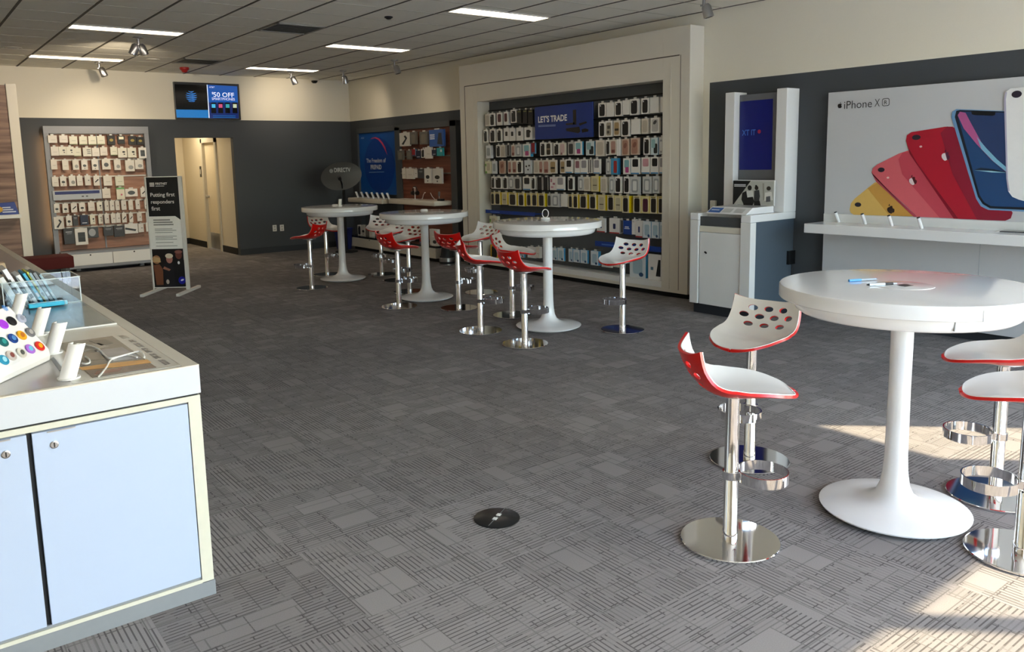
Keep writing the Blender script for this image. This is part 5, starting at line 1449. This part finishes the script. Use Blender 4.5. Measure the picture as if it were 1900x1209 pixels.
part(ct, 'groove', MB().box(CXL, CXR - .01, CYF + .01, CYE, .785, .792), MBLACK)
part(ct, 'kick', MB().box(CXL, CXR, CYF + .002, CYE, 0, .058), SLATE)
for x0, x1 in ((.303, .802), (-.205, .288)):
    d = part(ct, 'door', MB().box(x0, x1, CYF + .006, CYF + .028, .082, .758), LBLUE, .002)
    lk = part(d, 'lock', MB().lathe([(0, 0), (.013, 0), (.013, .003), (.010, .004), (0, .004)], 24, (0, 0, 0), False), BRUSH, local=True)
    lk.rotation_euler = (PI / 2, 0, 0); lk.location = Vector((x0 + .062 if x0 > 0 else x1 - .062, CYF + .006, .708)) - Vector((CXR, CYF, 0))
    part(d, 'finger_pull', MB().box(x0 + .045 if x0 > 0 else x1 - .13, x0 + .13 if x0 > 0 else x1 - .045, CYF + .001, CYF + .008, .753, .757), BRUSH)
    lx = x0 + .062 if x0 > 0 else x1 - .062
    part(d, 'keyhole', MB().box(lx - .002, lx + .002, CYF + .0005, CYF + .003, .700, .716), BLACK)
part(ct, 'door_gap', MB().box(.288, .303, CYF + .02, CYF + .029, .082, .758), MBLACK)
part(ct, 'door_shadow_rail', MB().box(CXL, .805, CYF + .012, CYF + .028, .072, .082), SLATE)
plc = Plane(o=(0, 0, CT - .0008), right=(1, 0, 0), up=(0, 1, 0))
ps_ = thing('printed_insert', 'printed picture insert under the near counter surface', 'print', (.6, 3.3, CT))
print_st(ps_, 'white_sheet', plc, rect(.44, .795, 2.985, 3.99), .05, col('c9c7bc', .2))
print_st(ps_, 'photo_print', plc, rect(.507, .718, 3.012, 3.716), 1.0, mat('insert_photo', '5f5a4e', .2, noise=.7, scale=14))
print_st(ps_, 'dark_patch', plc, [(.507, 3.012), (.718, 3.012), (.712, 3.10), (.507, 3.15)], 1.9, mat('insert_photo_dark', '5a4236', .2, noise=.5, scale=22))
print_st(ps_, 'grey_patch', plc, [(.62, 3.22), (.712, 3.2), (.70, 3.45), (.6, 3.46)], 1.9, mat('insert_photo_grey', '8f8f92', .2, noise=.3, scale=14))
for q_, (pp_, cc_) in enumerate((([(.53, 3.30), (.60, 3.28), (.61, 3.42), (.54, 3.46)], '8c8170'), ([(.56, 3.48), (.66, 3.50), (.64, 3.60), (.55, 3.62)], '9a958a'), ([(.52, 3.05), (.60, 3.04), (.62, 3.09), (.54, 3.10)], '87594a'), ([(.63, 3.04), (.70, 3.03), (.70, 3.08), (.64, 3.085)], '6e5a4c'), ([(.64, 3.54), (.69, 3.56), (.68, 3.66), (.62, 3.68)], '4e4a40'))):
    print_st(ps_, 'picture_patch', plc, pp_, 1.95, col(cc_, .25))
print_st(ps_, 'orange_stripe', plc, [(.500, 3.150), (.496, 3.20), (.62, 3.185), (.722, 3.155), (.722, 3.095), (.6, 3.115)], 2.8, col('dfa452', .3))
for k_ in range(2):
    for j in range(9):
        print_st(ps_, 'text_print', plc, rect(.752 + .012 * k_, .760 + .012 * k_, 3.03 + .062 * j, 3.08 + .062 * j - .02 * (j % 2)), 1.0, col('6d6a64', .3))
print_st(ps_, 'text_print', plc, rect(.74, .765, 3.62, 3.70), 1.0, col('a5a298', .3))
ac = thing('acrylic_sheet', 'clear acrylic sheet lying on the counter before the basket', 'acrylic sheet', (.6, 4.4, CT))
part(ac, 'sheet', MB().box(.40, .795, 4.0, 4.80, CT, CT + .004), ACRYL)
part(ac, 'edge_strip', MB().box(.40, .795, 3.99, 4.0, CT, CT + .006), WHITE, .001)
part(ac, 'paper', MB().box(.43, .79, 4.02, 4.78, CT - .0012, CT - .0002), mat('blue_grey_print', '8b939b', .2, noise=.25, scale=6))
# acrylic basket with card packs
bk0, bk1, by0, by1, bzt = .432, .797, 4.82, 5.10, 1.036
ba = thing('acrylic_basket', 'clear acrylic basket full of leaning packs on the counter', 'basket', (bk0, by0, CT))
fl_ = CT + .0005
tk = .004
part(ba, 'front_wall', MB().box(bk0, bk1, by0, by0 + tk, fl_, bzt), ACRYL)
part(ba, 'back_wall', MB().box(bk0, bk1, by1 - tk, by1, fl_, bzt), ACRYL)
part(ba, 'end_wall', MB().box(bk1 - tk, bk1, by0 + tk, by1 - tk, fl_, bzt), ACRYL)
part(ba, 'end_wall', MB().box(bk0, bk0 + tk, by0 + tk, by1 - tk, fl_, bzt), ACRYL)
part(ba, 'bottom', MB().box(bk0 + tk, bk1 - tk, by0 + tk, by1 - tk, fl_, fl_ + tk), ACRYL)
for xx in (bk0, bk1 - .005):
    part(ba, 'corner_edge', MB().box(xx, xx + .005, by0 - .001, by0 + .004, fl_, bzt), mat('acrylic_edge', 'cdd9dd', .15))
part(ba, 'bottom_edge', MB().box(bk0, bk1, by0 - .001, by0 + .003, fl_, fl_ + .004), mat('acrylic_edge', 'cdd9dd', .15))
part(ba, 'rim', MB().box(bk0 - .002, bk1 + .002, by0 - .002, by0 + tk + .001, bzt, bzt + .004).box(bk1 - tk, bk1 + .002, by0 + tk, by1, bzt, bzt + .004).box(bk0 - .002, bk1 + .002, by1 - tk, by1 + .002, bzt, bzt + .004), mat('acrylic_edge', 'cdd9dd', .15))
cards = [('8d949c', .012, .17, 'grey pack'), ('dcdcda', .016, .175, 'white pack'), ('e4e6ea', .024, .18, 'white printed pack'), ('b9bcc2', .012, .165, 'pale grey pack'), ('e9ebf0', .026, .225, 'tall white pack'), ('9ba0a6', .014, .17, 'mid grey pack'), ('e3e6ec', .026, .185, 'wide white pack'), ('2aa9d0', .016, .19, 'cyan pack'), ('d4d84a', .010, .195, 'yellow pack'), ('8aa5b4', .020, .19, 'blue grey pack'), ('6e757d', .018, .19, 'dark grey pack'), ('93b0bd', .014, .175, 'pale blue pack')]
x = bk0 + .058
for i, (h_, th, hh, nm) in enumerate(cards):
    th *= .84
    t = thing('card_pack', '%s leaning in the acrylic basket, %s from left' % (nm, ORD[i + 1]), 'pack', (x, by0 + .03, fl_ + tk + .001), 0, 'packs leaning in the acrylic basket')
    t.rotation_euler = (0, -math.radians(24), 0)
    part(t, 'sleeve', MB().box(-th, 0, .0, .20, 0, hh), col(h_, .35), .002, local=True)
    part(t, 'label', MB().box(-th * .85, -th * .15, -.0012, 0, hh * .25, hh * .38), col('c3c8d0' if i % 3 else '6a6e76'), local=True)
    x += th / math.cos(math.radians(24)) + .002
cl = thing('cyan_case', 'cyan stick pack lying before the acrylic basket', 'pack', (.62, 4.74, CT + .004))
part(cl, 'body', MB().box(.535, .70, 4.735, 4.775, CT + .0045, CT + .027), mat('cyan_gloss', '25b4dc', .2), .004)
part(cl, 'end_cap', MB().box(.70, .715, 4.737, 4.773, CT + .006, CT + .026), mat('cyan_pale', '8fd2e8', .2), .003)
# brown patterned carton behind the basket
br = thing('patterned_carton', 'brown and blue patterned carton behind the acrylic basket', 'carton', (.42, 5.3, CT))
part(br, 'body', MB().hexa([(.30, 5.22, CT), (.53, 5.22, CT), (.53, 5.34, CT), (.30, 5.34, CT)], [(.30, 5.26, CT + .20), (.50, 5.26, CT + .20), (.50, 5.34, CT + .20), (.30, 5.34, CT + .20)]), mat('kraft_board', 'b7a284', .6, noise=.25, scale=40), .003)
part(br, 'blue_panel', MB().box(.30, .40, 5.215, 5.222, CT + .02, CT + .14), col('5d7396'))
for k_ in range(4):
    part(br, 'black_mark', MB().box(.42 + .025 * k_, .435 + .025 * k_, 5.236, 5.245, CT + .14 + .012 * (k_ % 2), CT + .155 + .012 * (k_ % 2)), BLACK)
# holders on the counter
for i, (u, v, lab) in enumerate(((128, 702, 'white phone holder nearest the front of the counter'), (98, 655, 'white phone holder second from the counter front'), (70, 622, 'white phone holder third from the counter front'), (30, 590, 'white phone holder farthest back beside the grip stand'))):
    c_ = P(u, v, 2, CT)
    holder((c_.x, c_.y, CT + .0005), math.radians(-58), lab, 'white phone holders on the counter', 1.15, .42)
# cables on the counter
def cable3(pts, label, z=CT + .006):
    pp = [P(100 + a_ * .14886, 560 + b_ * .14886, 2, z) for a_, b_ in pts]
    sm = []
    for i in range(len(pp) - 1):
        p0 = pp[max(0, i - 1)]; p1 = pp[i]; p2 = pp[i + 1]; p3 = pp[min(len(pp) - 1, i + 2)]
        for q in range(5):
            t_ = q / 5
            sm.append(.5 * (2 * p1 + (p2 - p0) * t_ + (2 * p0 - 5 * p1 + 4 * p2 - p3) * t_ * t_ + (3 * p1 - p0 - 3 * p2 + p3) * t_ ** 3))
    sm.append(pp[-1])
    o = link('cable', MB().tube(sm, .0032, 8).mesh('cable', WHITE, smooth=True))
    tag(o, label, 'cable', 'white charging cables on the counter')
cable3([(330, 640), (285, 575), (270, 535), (330, 522), (450, 545), (560, 590), (630, 660), (690, 700), (790, 685), (920, 650), (1060, 615), (1110, 640), (1130, 690)], 'long looping white cable on the counter print', CT + .0065)
cable3([(1040, 690), (900, 662), (760, 700), (700, 735), (650, 820), (560, 930)], 'thin white cable running down to the counter front edge', CT + .0035)
cable3([(390, 680), (440, 715), (445, 755), (400, 770), (350, 765)], 'short white cable loop right of the front holder', CT + .0055)
dk = thing('dark_card', 'narrow dark picture card beside the front phone holder', 'card', (.41, 3.22, CT))
pp = [P(u, v, 2, CT) for u, v in ((94, 666), (99, 662.5), (116, 683), (111, 688.5))]
part(dk, 'card', MB().hexa([(p.x, p.y, CT) for p in pp], [(p.x, p.y, CT + .002) for p in pp]), mat('dark_card_print', '2a2a2e', .3, noise=.6, scale=60))
# grip stand with round grips
A0 = P(0, 712, 2, CT); A1 = P(93, 668, 2, CT)
dd = (A1 - A0).normalized()
nn = Vector((dd.y, -dd.x, 0))
A0 = A0 - dd * .12
gsd = thing('grip_display', 'white slanted counter display holding round phone grips', 'display stand', (A1.x, A1.y, CT))
SL = math.radians(52)
lipz = .045
upv = (-nn * math.cos(SL) + Vector((0, 0, 1)) * math.sin(SL)).normalized()
def gp(along, s, out=0.0): # along from right end to the left, s up the slope
    return A1 - dd * along + Vector((0, 0, lipz)) + upv * s + dd.cross(upv) * 0 + (nn * math.sin(SL) + Vector((0, 0, math.cos(SL)))) * out
LEN = (A1 - A0).length
pl = Plane(o=gp(0, 0), right=dd, up=upv)
top_s = pl.st(pl.at(45, 559))
TS = top_s[1]
mb = MB()
prof = [A1 + nn * .0, A1 + nn * .004 + Vector((0, 0, .02)), gp(0, 0), gp(0, TS), gp(0, TS) - nn * .01, A1 - nn * .02 + Vector((0, 0, 0))]
prof[-1] = Vector((gp(0, TS).x, gp(0, TS).y, CT)) - nn * .01
for p in prof: p.z = max(p.z, CT + .0006)
mb.hexa(prof, [p - dd * LEN for p in prof])
part(gsd, 'stand', mb, WHITEG, .004)
a_, b_ = pl.st(pl.at(8.5, 571))
globe_logo(gsd, pl, (a_, b_), .0145, 1.2, col('3f86d0', .4))
text_px(gsd, 'lettering', pl, 'AT&T', 14.5, 564.5, 24.5, 571.5, 1.2, col('5c6068'), .01)
GR = [(30, 420, 'a53ad8', None, 'purple grip, upper row at the left edge'), (135, 380, '121316', None, 'black grip in the upper row of the grip stand'), (255, 347, 'a9adc0', '8d90a0', 'pale grey grip at right end of the upper row'),
      (30, 640, '0f5a5c', '2c8f8c', 'dark teal grip, middle row at left edge'), (150, 597, '173a80', '4f86c4', 'navy blue grip in the middle row'), (260, 558, 'e0a41a', 'b86a2a', 'yellow grip in the middle row'), (367, 520, '6d6d70', 'a9a4a0', 'grey grip at right end of the middle row'),
      (35, 865, '2a8fb4', '9ad4e4', 'cyan patterned grip, lower row at left edge'), (130, 810, 'c9beb4', '8a4a44', 'beige grip with brown mark in the lower row'), (258, 775, 'cfcabc', '55564f', 'cream grip with dark drawing in the lower row'), (365, 728, 'a86ad0', '6ac4dc', 'pink and blue swirled grip in the lower row'), (485, 692, 'd0201c', 'f0b41a', 'red grip with yellow mark at lower right')]
for (u, v, c1, c2, lab) in GR:
    p = pl.at(u * .14886, 540 + v * .14886)
    t = thing('phone_grip', lab, 'phone grip', p, 0, 'round phone grips on the counter display')
    t.rotation_euler = Matrix((dd, upv, pl.out)).transposed().to_euler()
    part(t, 'rim', MB().lathe([(0, .0012), (.0195, .0012), (.0205, .003), (.0205, .006), (.0195, .0075), (0, .0075)], 28, (0, 0, 0), False), col(c1, .3), smooth=True, local=True)
    if c2:
        part(t, 'motif', MB().hexa([(q[0], q[1], .0074) for q in ell((.002, 0), (.0125, .009), .6, 16)], [(q[0], q[1], .0082) for q in ell((.002, 0), (.0125, .009), .6, 16)]), col(c2, .35), local=True)
print('objects', len(bpy.data.objects))
